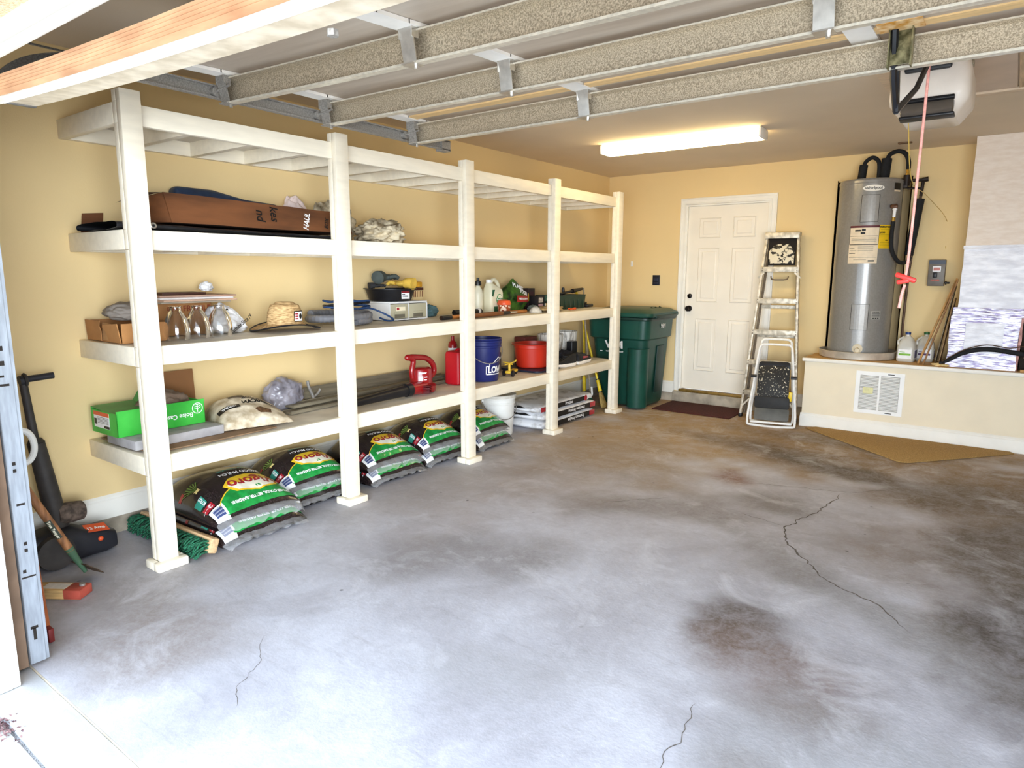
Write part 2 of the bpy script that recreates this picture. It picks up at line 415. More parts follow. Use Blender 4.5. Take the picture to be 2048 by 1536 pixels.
# ---------------------------------------------------------------- raised equipment platform
PX, PY, PZ = 2.321, 6.525, .642
m_plat = mat('platform_paint', '#F0E2C6', .6, var=.03, vs=4, bump=.1, bs=120)
pl = struct('platform', B().bx(PX, XR, PY, YB-.002, 0, PZ-.02), m_plat)
obj('platform_top', B().bx(PX-.012, XR, PY-.018, YB, PZ-.022, PZ, .006).bx(2.40, 2.985, YB, YB+.28, PZ-.022, PZ), mat('platform_board', '#C59A5C', .6, var=.25, vs=6, stretch=(1, 8, 1)), pl)
obj('nosing', B().bx(PX-.022, XR, PY-.03, PY-.006, PZ-.034, PZ-.001, .008), m_trim, pl)
baseboard('baseboard_platform', (PX-.01, PY, 0), (XR, PY, 0), (0, -1, 0), z=0)
baseboard('baseboard_platform_end', (PX, PY, 0), (PX, YB, 0), (-1, 0, 0), z=0)
# ================================================================ built-in shelving
PYS = [1.412, 2.550, 3.673, 4.811, 5.942]
SZ = [.540, 1.060, 1.588, 2.125]
sh = thing('storage_shelf', 'long white-painted timber shelving unit with four decks along the left wall', 'shelving', (0, 1.412, 0))
OY = 1.412
W2 = .089
for i, y in enumerate(PYS):
    yy = y-OY
    b = B().bx(.631, .669, yy, yy+W2, .04, 2.174, .003)
    z = .04
    for s in SZ:
        b.bx(.596, .631, yy, yy+W2, z, s-.09, .002); z = s
    b.bx(.596, .631, yy, yy+W2, z, 2.174, .002)
    for s in SZ:                       # nail heads sunk in the paint
        for k in (.03, .062): b.cyl((.669, yy+k, s-.05), (.6697, yy+k, s-.05), .003, n=8)
    p = obj('post', b, m_shelf, sh)
    f = B()
    f.bx(.655, .705, yy-.028, yy+W2+.03, 0, .042, .006); f.bx(.58, .66, yy-.028, yy+.0, 0, .042, .006); f.bx(.58, .66, yy+W2, yy+W2+.03, 0, .042, .006)
    obj('foot', f, m_shelf, p)
y0, y1 = 0, PYS[-1]+W2-OY
for k, s in enumerate(SZ):
    obj('shelf_deck', B().bx(.004, .594, y0+.01, y1, s-.013, s-.001), m_deck, sh)
    obj('front_rail', B().bx(.594, .630, y0, y1, s-.089, s, .003), m_shelf, sh)
    obj('end_rail', B().bx(.002, .592, y0, y0+.036, s-.089, s, .003), m_shelf, sh)
    obj('ledger', B().bx(.002, .038, y0+.04, y1, s-.088, s-.014), m_shelf, sh)
    n = 14
    for i in range(1, n+1):
        yj = y0+(y1-y0-.02)*i/n
        obj('joist', B().bx(.04, .592, yj-.018, yj+.018, s-.088, s-.014), m_shelf, sh)
# ================================================================ overhead garage door (open)
XD0, XD1, XC = 1.12, 5.68, 3.4
def sag(x, y):
    """the wide door sags in the middle, most at its free end"""
    k = 1-((x-XC)/(XC-XD0))**2
    return -k*(.062 if y < 1.0 else .062-.062*smooth01(.95, 2.65, y))
m_panel = mat('door_back_panel', '#B7A592', .5, .25, var=.1, vs=2.5, stretch=(.4, 4, 1), hx2='#CFC2B2')
m_white_m = mat('white_enamel', '#EFEAE2', .4, var=.05, vs=9)
m_edge = mat('door_edge_enamel', '#F4E6D2', .4, var=.08, vs=14, hx2='#FFF6E8', stretch=(.5, 20, 20))
gd = thing('garage_door', 'white sectional garage door rolled up overhead, galvanised struts across its back', 'garage door', (XC, 1.7, 2.2))
O = V((XC, 1.7, 2.2))
def L_(b, loc=O): return b.map(lambda p: V(p)-V(loc))
def sagmap(b): return b.map(lambda p: V((p.x, p.y, p.z+sag(p.x, p.y))))
path = [(.845, 1.945), (1.30, 2.185), (1.83, 2.20), (2.33, 2.20), (2.86, 2.20)]
def section(i):
    (ya, za), (yb, zb) = path[i], path[i+1]
    b = B(); d = V((0, yb-ya, zb-za)).normalized(); n = V((0, -d.z, d.y))   # n = up/outside
    A = V((0, ya, za)); E = V((0, yb, zb)); N = 20
    for (o0, o1, s0, s1) in ((0, .045, .004, -.004),):
        for k in range(N):
            xa, xb = XD0+(XD1-XD0)*k/N, XD0+(XD1-XD0)*(k+1)/N
            q = []
            for x in (xa, xb):
                for P_, o in ((A+d*s0, o0), (E+d*s1, o0), (E+d*s1, o1), (A+d*s0, o1)):
                    p = P_+n*o; q.append(b.b.verts.new((x, p.y, p.z)))
            for f in ((0, 1, 5, 4), (1, 2, 6, 5), (2, 3, 7, 6), (3, 0, 4, 7)): b.b.faces.new([q[j] for j in f])
            if k == 0: b.b.faces.new(q[:4])
            if k == N-1: b.b.faces.new(q[4:])
    bmesh.ops.remove_doubles(b.b, verts=b.b.verts, dist=1e-5)
    return b, A, E, d, n
for i in range(4):
    b, A, E, d, n = section(i)
    ps = obj('door_section', L_(sagmap(b)), m_panel, gd)
    # stiles: end stiles, centre stiles
    for x, w in ((1.165, .075), (2.20, .085), (3.30, .085), (4.45, .085), (5.63, .075)):
        s = B()
        for k in range(4):
            p = A.lerp(E, k/4+.005); q = A.lerp(E, (k+1)/4-.005); m = (p+q)/2-n*.006
            s.box((x, m.y, m.z), (w, (q-p).length+.01, .012), (math.atan2(d.z, d.y), 0, 0))
        obj('stile', L_(sagmap(s)), m_white_m, ps)
# bottom edge of the door: rubber astragal in its retainer, white bottom rail, inner flange
def strip(prof, x0=XD0, x1=XD1, N=24, t=None):
    b = B(); rows = []
    for k in range(N+1):
        x = x0+(x1-x0)*k/N; rows.append([b.b.verts.new((x, y, z+sag(x, y))) for y, z in prof])
    for r, s in zip(rows, rows[1:]):
        for j in range(len(prof)): b.b.faces.new((r[j], s[j], s[(j+1) % len(prof)], r[(j+1) % len(prof)]))
    b.b.faces.new(rows[0]); b.b.faces.new(rows[-1][::-1]); return b
seal = [(.795, 1.992)]
for k in range(6):
    a = k/6; y = .782+.018*a; z = 1.985-.043*a
    seal += [(y-.006, z-.001), (y-.001, z-.006)]
seal += [(.803, 1.938), (.812, 1.97)]
obj('bottom_seal', L_(strip(seal)), mat('seal_rubber', '#9A6C48', .7, var=.15, vs=20, hx2='#B98C66', stretch=(.2, 1, 1)), gd, 12)
obj('bottom_rail', L_(strip([(.801, 1.942), (.838, 1.930), (.86, 1.96), (.812, 1.985)])), m_edge, gd)
obj('bottom_flange', L_(strip([(.839, 1.932), (.915, 1.933), (.925, 1.945), (.915, 1.955), (.845, 1.955)], x0=XD0+.06)), mat('flange_enamel', '#D3C1A6', .5, var=.12, vs=16, hx2='#E6D7C0'), gd)
obj('flange_end', L_(B().bx(XD0+.052, XD0+.075, .838, .918, 1.925, 1.957, .004)), mat('dusty_grey_end', '#6b6660', .8, var=.2, vs=40), gd)
# horizontal struts: hat channel, lips
SY = [1.62, 2.125, 2.69]
def strut(y):
    prof = [(-.018, .0), (-.018, -.012), (-.012, -.012), (-.012, -.003), (.0, -.005), (.003, .088), (-.016, .092), (-.016, .102), (-.022, .102), (-.022, .086), (-.004, .082), (-.006, .004)]
    prof = [(-.034, 0.002), (-.034, -.004), (-.004, -.004), (-.001, .004), (.002, .088), (-.022, .094), (-.034, .092), (-.034, .088), (-.022, .089), (-.003, .083), (-.006, .002)]
    return strip([(y+.02+a, 2.082+c) for a, c in prof], XD0+.0, XD1, 24)
def bolt(b, p, r=.007, ax=(0, 0, -1)):
    b.cyl(p, V(p)+V(ax)*.012, r, n=6); return b
for i, y in enumerate(SY):
    st = obj('strut', L_(strut(y)), m_galv, gd, 25)
    for q in ([(y-.0145, 2.0845), (y-.0145, 2.077), (y+.017, 2.077), (y+.017, 2.0778), (y-.0137, 2.0778)], [(y-.0145, 2.176), (y-.0145, 2.171), (y+.0, 2.176), (y+.0, 2.1775), (y-.01, 2.178)]):
        obj('strut_lip_highlight', L_(strip(q, XD0, XD1, 24)), mat('galvanised_highlight', '#D9D2C2', .35, .5, var=.12, vs=60), st)  # brighter strips paint edge highlights onto the strut lips
    for x in (1.15, 2.20, 3.30, 4.45, 5.65):
        if i == 2 and x == 3.30: continue
        h = B(); zs = 2.10+sag(x, y)
        w = .028
        h.box((x, y-.022, zs+.04), (w*2, .004, .125), (.20, 0, 0)); h.box((x, y-.028, zs+.105), (w*2, .05, .004)); h.box((x, y+.0, zs-.022), (w*2, .05, .004))
        for dx in (-.014, .014): h.box((x+dx*2, y-.018, zs+.075), (.004, .03, .05))
        obj('hinge_bracket', L_(h), m_galvd if x in (1.15, 5.65) else m_steel, st)
        k = B()
        for dx in (-.012, .016): bolt(k, (x+dx, y-.03, zs+.104)); 
        bolt(k, (x+.01, y+.005, zs-.024))
        obj('bolt', L_(k), m_steel, st)
# folded rail of the top section, its lit tone painted in tan
b = strip([(2.60, 2.192), (2.655, 2.192), (2.655, 2.20), (2.60, 2.20)], XD0+.05, XD1-.05)
obj('top_edge_strip', L_(b), mat('lit_rail_tan', '#E2BE86', .6, var=.1, vs=12, stretch=(.5, 6, 6)), gd)
# cable bolt under the bottom rail
k = B(); bolt(k, (2.66, .93, 1.875), .012); k.box((2.63, .90, 1.889), (.05, .05, .006)); obj('rail_clip', L_(k), m_galvd, gd)
# opener bracket and arm on the centre stile
b = B(); b.bx(3.385, 3.455, 2.655, 2.661, 2.085, 2.235); b.bx(3.385, 3.389, 2.62, 2.658, 2.07, 2.235); b.bx(3.451, 3.455, 2.62, 2.658, 2.07, 2.235)
ob_ = obj('opener_bracket', L_(b), mat('green_zinc', '#6E6B4A', .4, .7, var=.4, vs=40, hx2='#A7A07A'), gd)
b = B(); b.box((3.30+.12, 2.60, 2.19), (.13, .10, .004)); obj('warning_tag', L_(b), mat('orange_tag', '#F0A32A', .5, var=.3, vs=30, hx2='#F7D9A8'), ob_)
b = B(); b.tube([(3.40, 2.63, 2.19), (3.398, 2.70, 2.05), (3.40, 2.80, 1.965)], .011, 6, 1, smooth=False); b.box((3.405, 2.745, 2.075), (.008, .03, .24), (.45, 0, 0))
b.tube([(3.40, 2.80, 1.965), (3.42, 3.10, 2.10), (3.43, 3.30, 2.24)], .011, 6, 1, smooth=False)
obj('opener_arm', L_(b), m_blk, ob_)

# ================================================================ tracks
def track_profile(path, name, label, side):
    """C-profile swept along the path; opening faces the door"""
    t = thing(name, label, 'track', path[0])
    P = resample(path, 8); sec = [(-.012, -.026), (.012, -.026), (.012, -.020), (-.006, -.022), (-.006, .022), (.012, .020), (.012, .026), (-.012, .026), (-.009, 0)]
    b = B(); rows = []
    for i, p in enumerate(P):
        a, c = P[max(i-1, 0)], P[min(i+1, len(P)-1)]; d = (c-a).normalized(); n = V((0, -d.z, d.y))
        rows.append([b.b.verts.new(p+V((side*q, 0, 0))+n*r-V(path[0])) for q, r in sec])
    k = len(sec)
    for r, s in zip(rows, rows[1:]):
        for j in range(k): b.b.faces.new((r[j], s[j], s[(j+1) % k], r[(j+1) % k]))
    b.b.faces.new(rows[0]); b.b.faces.new(rows[-1][::-1])
    obj('rail', b, m_galvd, t, 30); return t
TX = 1.088
tv = track_profile([(TX, .772, .02), (TX, .772, .6), (TX, .772, 1.2), (TX, .774, 1.75), (TX, .80, 1.9), (TX, .90, 2.05), (TX, 1.04, 2.115), (TX, 1.2, 2.13), (TX, 2.0, 2.125), (TX, 3.03, 2.122)],
                   'door_track', 'galvanised garage door track curving up beside the left jamb', 1)
def Lt(b): return L_(b, (TX, .772, .02))
b = B(); b.bx(1.101, 1.105, .742, .788, .012, 1.95); b.bx(1.05, 1.101, .7415, .745, .012, 1.95); b.bx(1.096, 1.101, .784, .800, .012, 1.9)
fa = obj('angle_bracket', Lt(b), mat('pale_galvanised', '#9BA1A9', .45, .5, var=.15, vs=16, stretch=(4, 4, .6)), tv)
for z, y0, y1, h in ((.335, .744, .787, .006), (.355, .75, .76, .012), (.43, .762, .772, .012), (.455, .762, .772, .012), (.60, .755, .78, .008), (.72, .757, .767, .012), (.745, .757, .767, .012), (1.02, .75, .777, .008), (1.05, .75, .765, .008), (1.09, .757, .770, .016), (1.14, .757, .770, .016), (.10, .758, .768, .045), (.142, .752, .775, .010)):
    obj('slot', Lt(B().bx(1.1045, 1.1056, y0, y1, z, z+h)), m_dark, fa)
b = B(); b.bx(1.07, 1.078, .78, 3.0, 2.15, 2.156) 
obj('hanger_angle', Lt(b), m_galvd, tv)
b = B(); b.bx(1.068, 1.074, 2.97, 3.0, 2.15, ZC-.001); b.bx(1.05, 1.10, 2.96, 3.03, 2.09, 2.15)
obj('track_hanger', Lt(b), m_galvd, tv)
b = B()
for y in SY+[1.30]: b.cyl((1.075, y-.02, 2.128), (1.105, y-.02, 2.128), .02, n=14); b.cyl((1.09, y-.02, 2.128), (1.2, y-.02, 2.14), .005, n=8)
obj('roller', L_(b), m_galvd, gd)
r2 = track_profile([(5.712, .80, .06), (5.712, .80, 1.2), (5.712, .80, 1.75), (5.712, .815, 1.9), (5.712, .90, 2.05), (5.712, 1.04, 2.115), (5.712, 1.2, 2.13), (5.712, 3.03, 2.122)],
                   'door_track', 'galvanised garage door track beside the right jamb', -1)
# torsion spring above the header
ts = thing('torsion_spring', 'dark torsion spring and shaft above the garage door opening', 'spring', (XC, .82, 2.33))
b = B().cyl((-2.35, 0, 0), (2.35, 0, 0), .013, n=12); obj('shaft', b, m_galvd, ts)
b = B(); b.tube([(-.9+.0045*i, .03*math.cos(i*PI/4), .03*math.sin(i*PI/4)) for i in range(400)], .0045, 5, 1, smooth=False); obj('coil', b, m_blk, ts)
for s in (-2.28, 2.28):
    b = B().lathe([(0, -.03), (.06, -.03), (.06, -.022), (.045, -.018), (.045, .018), (.06, .022), (.06, .03), (0, .03)], (s, 0, 0), 20, (1, 0, 0)); obj('cable_drum', b, m_galvd, ts)
b = B()
for x in (-2.356, 2.356): obj('bearing_plate', B().bx(x-.004, x+.004, -.075, .03, -.06, .06), m_galv, ts)

# ================================================================ ceiling: fluorescent fixture, opener, hatch
m_lens = mat('lit_diffuser', '#FFE7B0', .4, var=.03, vs=4, emis=11)
fx = thing('ceiling_light', 'lit wraparound fluorescent fixture on the ceiling in front of the house door', 'light', (1.53, 5.29, ZC), .02)
b = B(); b.bx(-.66, .66, -.085, .085, -.02, -.001); obj('base_plate', b, m_white_m, fx)
def lens(u, v):
    a = PI*(v-.5); x = -.645+1.29*u
    return (x, .098*math.copysign(min(1, abs(math.sin(a))*1.25), a), -.018-.058*min(1, math.cos(a)*1.35))
obj('diffuser', B().grid(lens, 2, 16), m_lens, fx, 60)
for s in (-1, 1):
    b = B(); b.box((s*.655, 0, -.04), (.022, .196, .075), None, .012); obj('end_cap', b, m_white_m, fx)

op = thing('garage_door_opener', 'white ceiling-mounted garage door opener with dark light lens', 'garage door opener', (3.365, 4.2, 2.30))
m_op = mat('opener_shell', '#EFE3D6', .35, var=.04, vs=8)
def orr(hx, hy, r, z, cy=0.):
    P = []
    for sx, sy, a0 in ((1, 1, 0), (-1, 1, PI/2), (-1, -1, PI), (1, -1, 1.5*PI)):
        for k in range(7):
            a = a0+PI/2*k/6; P.append((sx*(hx-r)+r*math.cos(a), cy+sy*(hy-r)+r*math.sin(a), z))
    return P
b = B(); rs = [[b.b.verts.new(p) for p in q] for q in (orr(.14, .17, .06, .128), orr(.160, .20, .06, .115), orr(.172, .215, .06, .07), orr(.175, .22, .06, -.03), orr(.170, .215, .06, -.06), orr(.125, .18, .05, -.118, .02), orr(.118, .17, .05, -.128, .02))]
for A, D in zip(rs, rs[1:]):
    for k in range(28): b.b.faces.new((A[k], A[(k+1) % 28], D[(k+1) % 28], D[k]))
b.b.faces.new(rs[0][::-1]); b.b.faces.new(rs[-1])
obj('shell', b, m_op, op, 40)
b = B().box((.0, -.205, -.098), (.225, .05, .062), (-.38, 0, 0), .012); obj('light_lens', b, mat('smoked_lens', '#5A5148', .25, var=.1), op)
b = B().box((.0, -.222, -.060), (.228, .03, .018), (-.2, 0, 0), .005); b.box((.0, -.185, -.135), (.235, .07, .014), (-.1, 0, 0), .005); obj('lens_bezel', b, m_blk, op)
b = B().box((-.01, -.205, .10), (.2, .06, .05), None, .012); b.box((0, -.25, .12), (.06, .12, .05), None, .01); obj('rail_head', b, m_blk, op)
b = B().bx(-.02, .02, -3.36, -.2, .105, .108); b.bx(-.003, .003, -3.36, -.2, .105, .143); obj('opener_rail', b, m_galvd, op)
b = B()
for s in (-.15, .15): obj('mounting_strap', B().bx(s-.015, s+.015, -.02, .02, .12, .146, .001), m_galv, op)
# emergency release cord with its red handle
rc = thing('release_cord', 'thin pink pull cord with red handle hanging from the garage door opener', 'pull cord', (3.432, 3.32, 2.385))
m_cord = mat('pink_cord', '#EFA79A', .7, var=.15, vs=60)
b = B().tube([(0, 0, 0), (-.002, .005, -.4), (-.008, .01, -.9), (-.012, .01, -.99)], .0055, 8, 4); b.tube([(-.012, .01, -1.03), (-.02, .008, -1.07), (-.026, .006, -1.13)], .006, 8, 4); obj('cord', b, m_cord, rc)
b = B().box((-.012, .01, -1.0), (.085, .02, .022), (0, .35, 0), .008); b.box((-.02, .01, -1.016), (.05, .018, .02), (0, -.2, 0), .007); obj('handle', b, mat('red_handle', '#E5352B', .4, var=.1), rc)
b = B().box((0, 0, .0), (.03, .06, .03), None, .006); obj('trolley', b, m_blk, rc)
o = obj('sensor_wire', B().tube([(3.30, 3.93, 2.13), (3.295, 4.3, 1.9), (3.285, 5.2, 1.9), (3.28, YB-.01, 1.85), (3.29, YB-.006, 1.62)], .0022, 6, 8), mat('yellow_wire', '#D9B456', .5)); 
tag(o, 'thin yellow wire drooping from the garage door opener to the back wall', 'wire')
# attic hatch
hx0, hx1, hy0, hy1 = 3.09, 4.05, 3.72, 5.07
ht = thing('attic_hatch', 'attic hatch panel framed in pale wood trim on the ceiling', 'hatch', ((hx0+hx1)/2, (hy0+hy1)/2, ZC))
cx, cy = (hx0+hx1)/2, (hy0+hy1)/2
m_hw = mat('hatch_trim', '#E3CDB0', .6, var=.12, vs=8, stretch=(1, 8, 1))
for x0, x1, y0, y1 in ((hx0, hx0+.085, hy0, hy1), (hx1-.085, hx1, hy0, hy1), (hx0, hx1, hy1-.07, hy1), (hx0, hx1, hy0, hy0+.07)):
    obj('trim_board', B().bx(x0-cx, x1-cx, y0-cy, y1-cy, -.022, -.001, .004), m_hw, ht)
obj('panel', B().bx(hx0+.09-cx, 3.70-cx, hy0+.075-cy, hy1-.075-cy, -.010, -.001), mat('hatch_board', '#DCC7B2', .7, var=.05, vs=5), ht)
obj('panel', B().bx(3.708-cx, hx1-.09-cx, hy0+.075-cy, hy1-.075-cy, -.013, -.001), mat('hatch_ply', '#CDB390', .7, var=.2, vs=5, stretch=(12, 1, 1)), ht)
o = obj('ceiling_vent', B().box((2.96, 6.55, ZC-.006), (.10, .05, .01), None, .003), mat('brown_vent', '#6d5136', .6)); tag(o, 'small brown vent plate on the ceiling above the water heater', 'vent')
# ================================================================ mulch sacks
m_mulch = mat('mulch_film', '#17110F', .25, var=.5, vs=150, hx2='#33282A', coat=.4, bump=.25, bs=45)
m_grn = mat('green_print', '#128A3A', .3, var=.2, vs=25, hx2='#1F9E48', coat=.4)
m_yel = mat('yellow_print', '#F4C92E', .35, var=.08, vs=30, coat=.3)
m_crm = mat('cream_print', '#F7F0DC', .35, var=.04, vs=30, coat=.3)
m_redp = mat('red_print', '#A8202E', .35, var=.1, vs=30, coat=.3)
m_wht = mat('white_print', '#F4F4F4', .4, var=.04, vs=30)
m_teal = mat('teal_print', '#2E8F7C', .4, var=.1, vs=30)
m_black = mat('black_print', '#141414', .5, var=.1, vs=30)
m_film = mat('clear_film', '#E8E8EA', .12, var=.1, vs=20, alpha=.24, coat=.5, bump=.5, bs=40)
BL, BW = .625, .52
def pil(x, y, p, q, L=None):
    a = max(0., 1-abs(2*x/(L or BL)-1)**p); c = max(0., 1-abs(2*y/BW)**q)
    return (a*c)**.5
def wr(x, y, s):
    e = max(abs(2*x/BL-1)**3, abs(2*y/BW)**3)
    return (NZ.noise(V((x*9+s, y*9, s)))*.010+NZ.noise(V((x*22, y*30+s, s)))*.004*(.4+e)+NZ.noise(V((x*16, y*75, s)))*.0035*smooth01(.5, 1, x/BL))
LL = BL+.05
def lo_top(x, y): return .022+.115*pil(x, y, 4, 5, LL)+wr(x, y, 2)*pil(x, y, 4, 4, LL)
def up_bot(x, y): return max(lo_top(x, y)+.014, .10+.02*pil(x, y, 3, 3))
def up_top(x, y): return .118+.175*pil(x, y, 2.8, 2.8)*(1-.30*smooth01(.45, 1., x/BL))+wr(x, y, 7)*pil(x, y, 3, 3)
def sack(top, bot, name, label, group, BL=BL, dz=0.):
    t = thing(name, label, 'mulch bag', (0, 0, 0), 0, group)
    n, m = 56, 44
    b = B()
    def wv(u): return .5-.5*math.cos(PI*u)
    b.grid(lambda u, v: (BL*wv(u), BW*(wv(v)-.5), max(top(BL*wv(u), BW*(wv(v)-.5)), bot(BL*wv(u), BW*(wv(v)-.5))+.004)), n, m)
    b.grid(lambda u, v: (BL*wv(u), BW*(wv(1-v)-.5), bot(BL*wv(u), BW*(wv(1-v)-.5))), n, m)
    bmesh.ops.remove_doubles(b.b, verts=b.b.verts, dist=.0062)
    body = obj('sack_body', b, m_mulch, t, 60)
    def put(nm, d, mt, lift=.002, par=None, cell=.02):
        d.map(lambda p: (p.x, p.y*.99+dz, 0)); d.cut(cell); d.map(lambda p: (min(p.y, BL-.002), p.x, max(top(p.y, p.x), bot(p.y, p.x)+.004)+lift+.0012)); return obj(nm, d, mt, par or body, None)
    # green field with a sweeping curved edge; x (room-wards) is the second coordinate
    pts = [(-.175, .615), (-.20, .575), (-.165, .535), (-.11, .495), (-.05, .465), (.03, .445), (.13, .43), (.235, .43), (.247, .50), (.25, .605)]
    put('green_field', B().poly(pts), m_grn)
    b = B()
    for a, c in zip(pts[1:8], pts[2:8]):
        b.poly([(a[0], a[1]-.006, 0), (c[0], c[1]-.006, 0), (c[0], c[1]+.001, 0), (a[0], a[1]+.001, 0)])
    put('yellow_edge', b, m_yel, .003)
    hx = lambda s, dy=0: [(.065+a*s*1.35, .458+c*s*1.2+dy) for a, c in ((-.125, -.005), (-.075, -.052), (0, -.066), (.075, -.052), (.125, -.005), (.09, .045), (0, .07), (-.09, .045))]
    put('logo_field', B().poly(hx(1)), m_yel, .0035)
    h = hx(.88); put('logo_field', B().poly([(-.08, .455), (.21, .455)]+[p for p in h if p[1] > .456]), m_crm, .0042)
    tx = txt('Vigoro', .10, .0025, 1.0); tx.map(lambda p: (-p.x+.065, p.y+.455, 0)); put('lettering', tx, m_redp, .005)
    put('leaf', B().poly([(.07, .497), (.083, .502), (.089, .517), (.073, .512)]).poly([(.065, .5), (.057, .509), (.061, .52), (.068, .512)]), m_grn, .005)
    tx = txt('RICHER COLOR, BETTER GARDENS', .0225, .001); tx.map(lambda p: (-p.x+.05, p.y+.572, 0)); put('lettering', tx, m_wht, .004)
    put('barcode_panel', rect(.075, .085, -.205, .585), m_wht, .003)
    b = B()
    for i in range(9): b.join(rect(.05, .003+.002*(i % 3), -.205, .556+.006*i))
    put('barcode', b, mat('barcode_print', '#3d4a78', .5), .0042)
    put('volume_panel', rect(.048, .042, -.222, .513), m_redp, .003)
    tx = txt('2', .034, .001); tx.map(lambda p: (-p.x-.215, p.y+.513, 0)); tx2 = txt('CU FT', .012); tx2.map(lambda p: (-p.x-.237, p.y+.513, 0)); tx.join(tx2); put('lettering', tx, m_wht, .0042)
    put('colour_panel', rect(.04, .06, -.228, .445), m_teal, .003)
    tx = txt('COLOR', .019, .0006); tx.map(lambda p: (p.y-.222, p.x+.447, 0)); put('lettering', tx, m_wht, .0042)
    tx = txt('WOOD MULCH', .034, .0008); tx.map(lambda p: (-p.x+.06, p.y+.345, 0)); put('lettering', tx, m_wht, .003)
    tx = txt('COLOR ENHANCED', .022, .0004); tx.map(lambda p: (-p.x+.05, p.y+.30, 0)); put('lettering', tx, m_teal, .003)
    b = B()
    for i in range(7):
        a = -.5+i*.16; b.poly([(-.20, .36, 0), (-.20+.09*math.sin(a)-.004, .36-.09*math.cos(a), 0), (-.20+.09*math.sin(a)+.004, .36-.088*math.cos(a), 0)])
    put('printed_leaves', b, mat('leaf_print', '#6E8A3C', .4), .003)
    put('printed_flower', B().poly([(-.20+.02*math.cos(k*PI/4)*(1 if k % 2 else .5), .365+.02*math.sin(k*PI/4)*(1 if k % 2 else .5)) for k in range(8)]), mat('flower_print', '#E9D08A', .4), .0042)
    put('printed_flower', B().poly([(-.24+.018*math.cos(k*PI/4)*(1 if k % 2 else .6), .275+.018*math.sin(k*PI/4)*(1 if k % 2 else .6)) for k in range(8)]), mat('flower_print_red', '#B23A3A', .4), .0042)
    # clear film flap sealed along the front edge
    ze = top(BL*.995, 0)
    b = B().grid(lambda u, v: (BL-.012+.062*u+.012*NZ.noise(V((v*9, u*2, ze*9))), (v-.5)*BW*(.99-.06*u)+.01*NZ.noise(V((v*4, u*3, 1))),
                               max(.004, top(BL-.012, (v-.5)*BW*.98)-.006-(.055*u*u if ze > .06 else .02*u)+.016*u*NZ.noise(V((v*14, u*3, ze*20))))), 6, 50)
    obj('film_flap', b, m_film, t, 60)
    return t
lo0 = sack(lo_top, lambda x, y: .002+.02*(1-pil(x, y, 6, 6, LL)), 'mulch_bag', 'x', 'mulch bags under the shelves', LL, .05)
up0 = sack(up_top, up_bot, 'mulch_bag', 'x', 'mulch bags under the shelves')
names = ['nearest the front post', 'against the second post', 'past the second post', 'before the middle post', 'beside the white bucket']
spots = [(.035, 1.945, .02, 1., 1.), (.036, 2.475, -.01, .72, .97), (.04, 3.10, -.03, .76, .98), (.036, 3.625, -.01, .72, .95), (.04, 4.17, .0, .75, .9)]
for i, (x, y, a, sx, sy) in enumerate(spots):
    ll = 'bottom dark mulch bag on the floor '+names[i]
    lu = 'top mulch bag with green and yellow print '+names[i]
    if i: A, D = dup(lo0, (x, y, 0), a, ll), dup(up0, (x, y, 0), a, lu)
    else:
        A, D = lo0, up0
        for o, l in ((A, ll), (D, lu)): o.location = (x, y, 0); o.rotation_euler.z = a; o['label'] = l
    A.scale = D.scale = (sx, sy, 1)

# ================================================================ broom head, bucket, cement bags
m_wood = mat('pale_wood', '#C9A67C', .6, var=.2, vs=8, bump=.1, bs=40, stretch=(1, 8, 8))
m_gbr = mat('green_bristle', '#123F2C', .8, var=.5, vs=90, hx2='#237552', stretch=(1, 1, .2))
pb = thing('push_broom_head', 'green-bristled wooden push broom head lying on the floor behind the front post', 'broom', (.34, 1.61, 0), .0)
# block runs from the wall side towards the room, bristles point to the front-left
A_, Z_ = V((-.30, .0, .0)), V((.32, .025, .0))
dx = (Z_-A_).normalized(); nx = V((dx.y, -dx.x, 0))
M = Matrix(((dx.x, nx.x, 0, A_.x), (dx.y, nx.y, 0, A_.y), (0, 0, 1, .055), (0, 0, 0, 1)))
t = B().box((.345, -.012, 0), (.69, .045, .075), (.35, 0, 0), .008); bmesh.ops.transform(t.b, matrix=M, verts=t.b.verts); obj('block', t, m_wood, pb)
b = B(); R2 = random.Random(3)
for i in range(46):
    for k in range(4):
        x = .015+.66*i/45; z0 = -.028+.018*k
        b.tube([(x, .008, z0+.004), (x+R2.uniform(-.004, .004), .05, z0+.002+R2.uniform(-.006, .006)), (x+R2.uniform(-.008, .008), .078+R2.uniform(-.006, .006), max(-.05, z0-.014+R2.uniform(-.006, .006)))], .0052, 5, 2)
bmesh.ops.transform(b.b, matrix=M, verts=b.b.verts); obj('bristles', b, m_gbr, pb, 60)

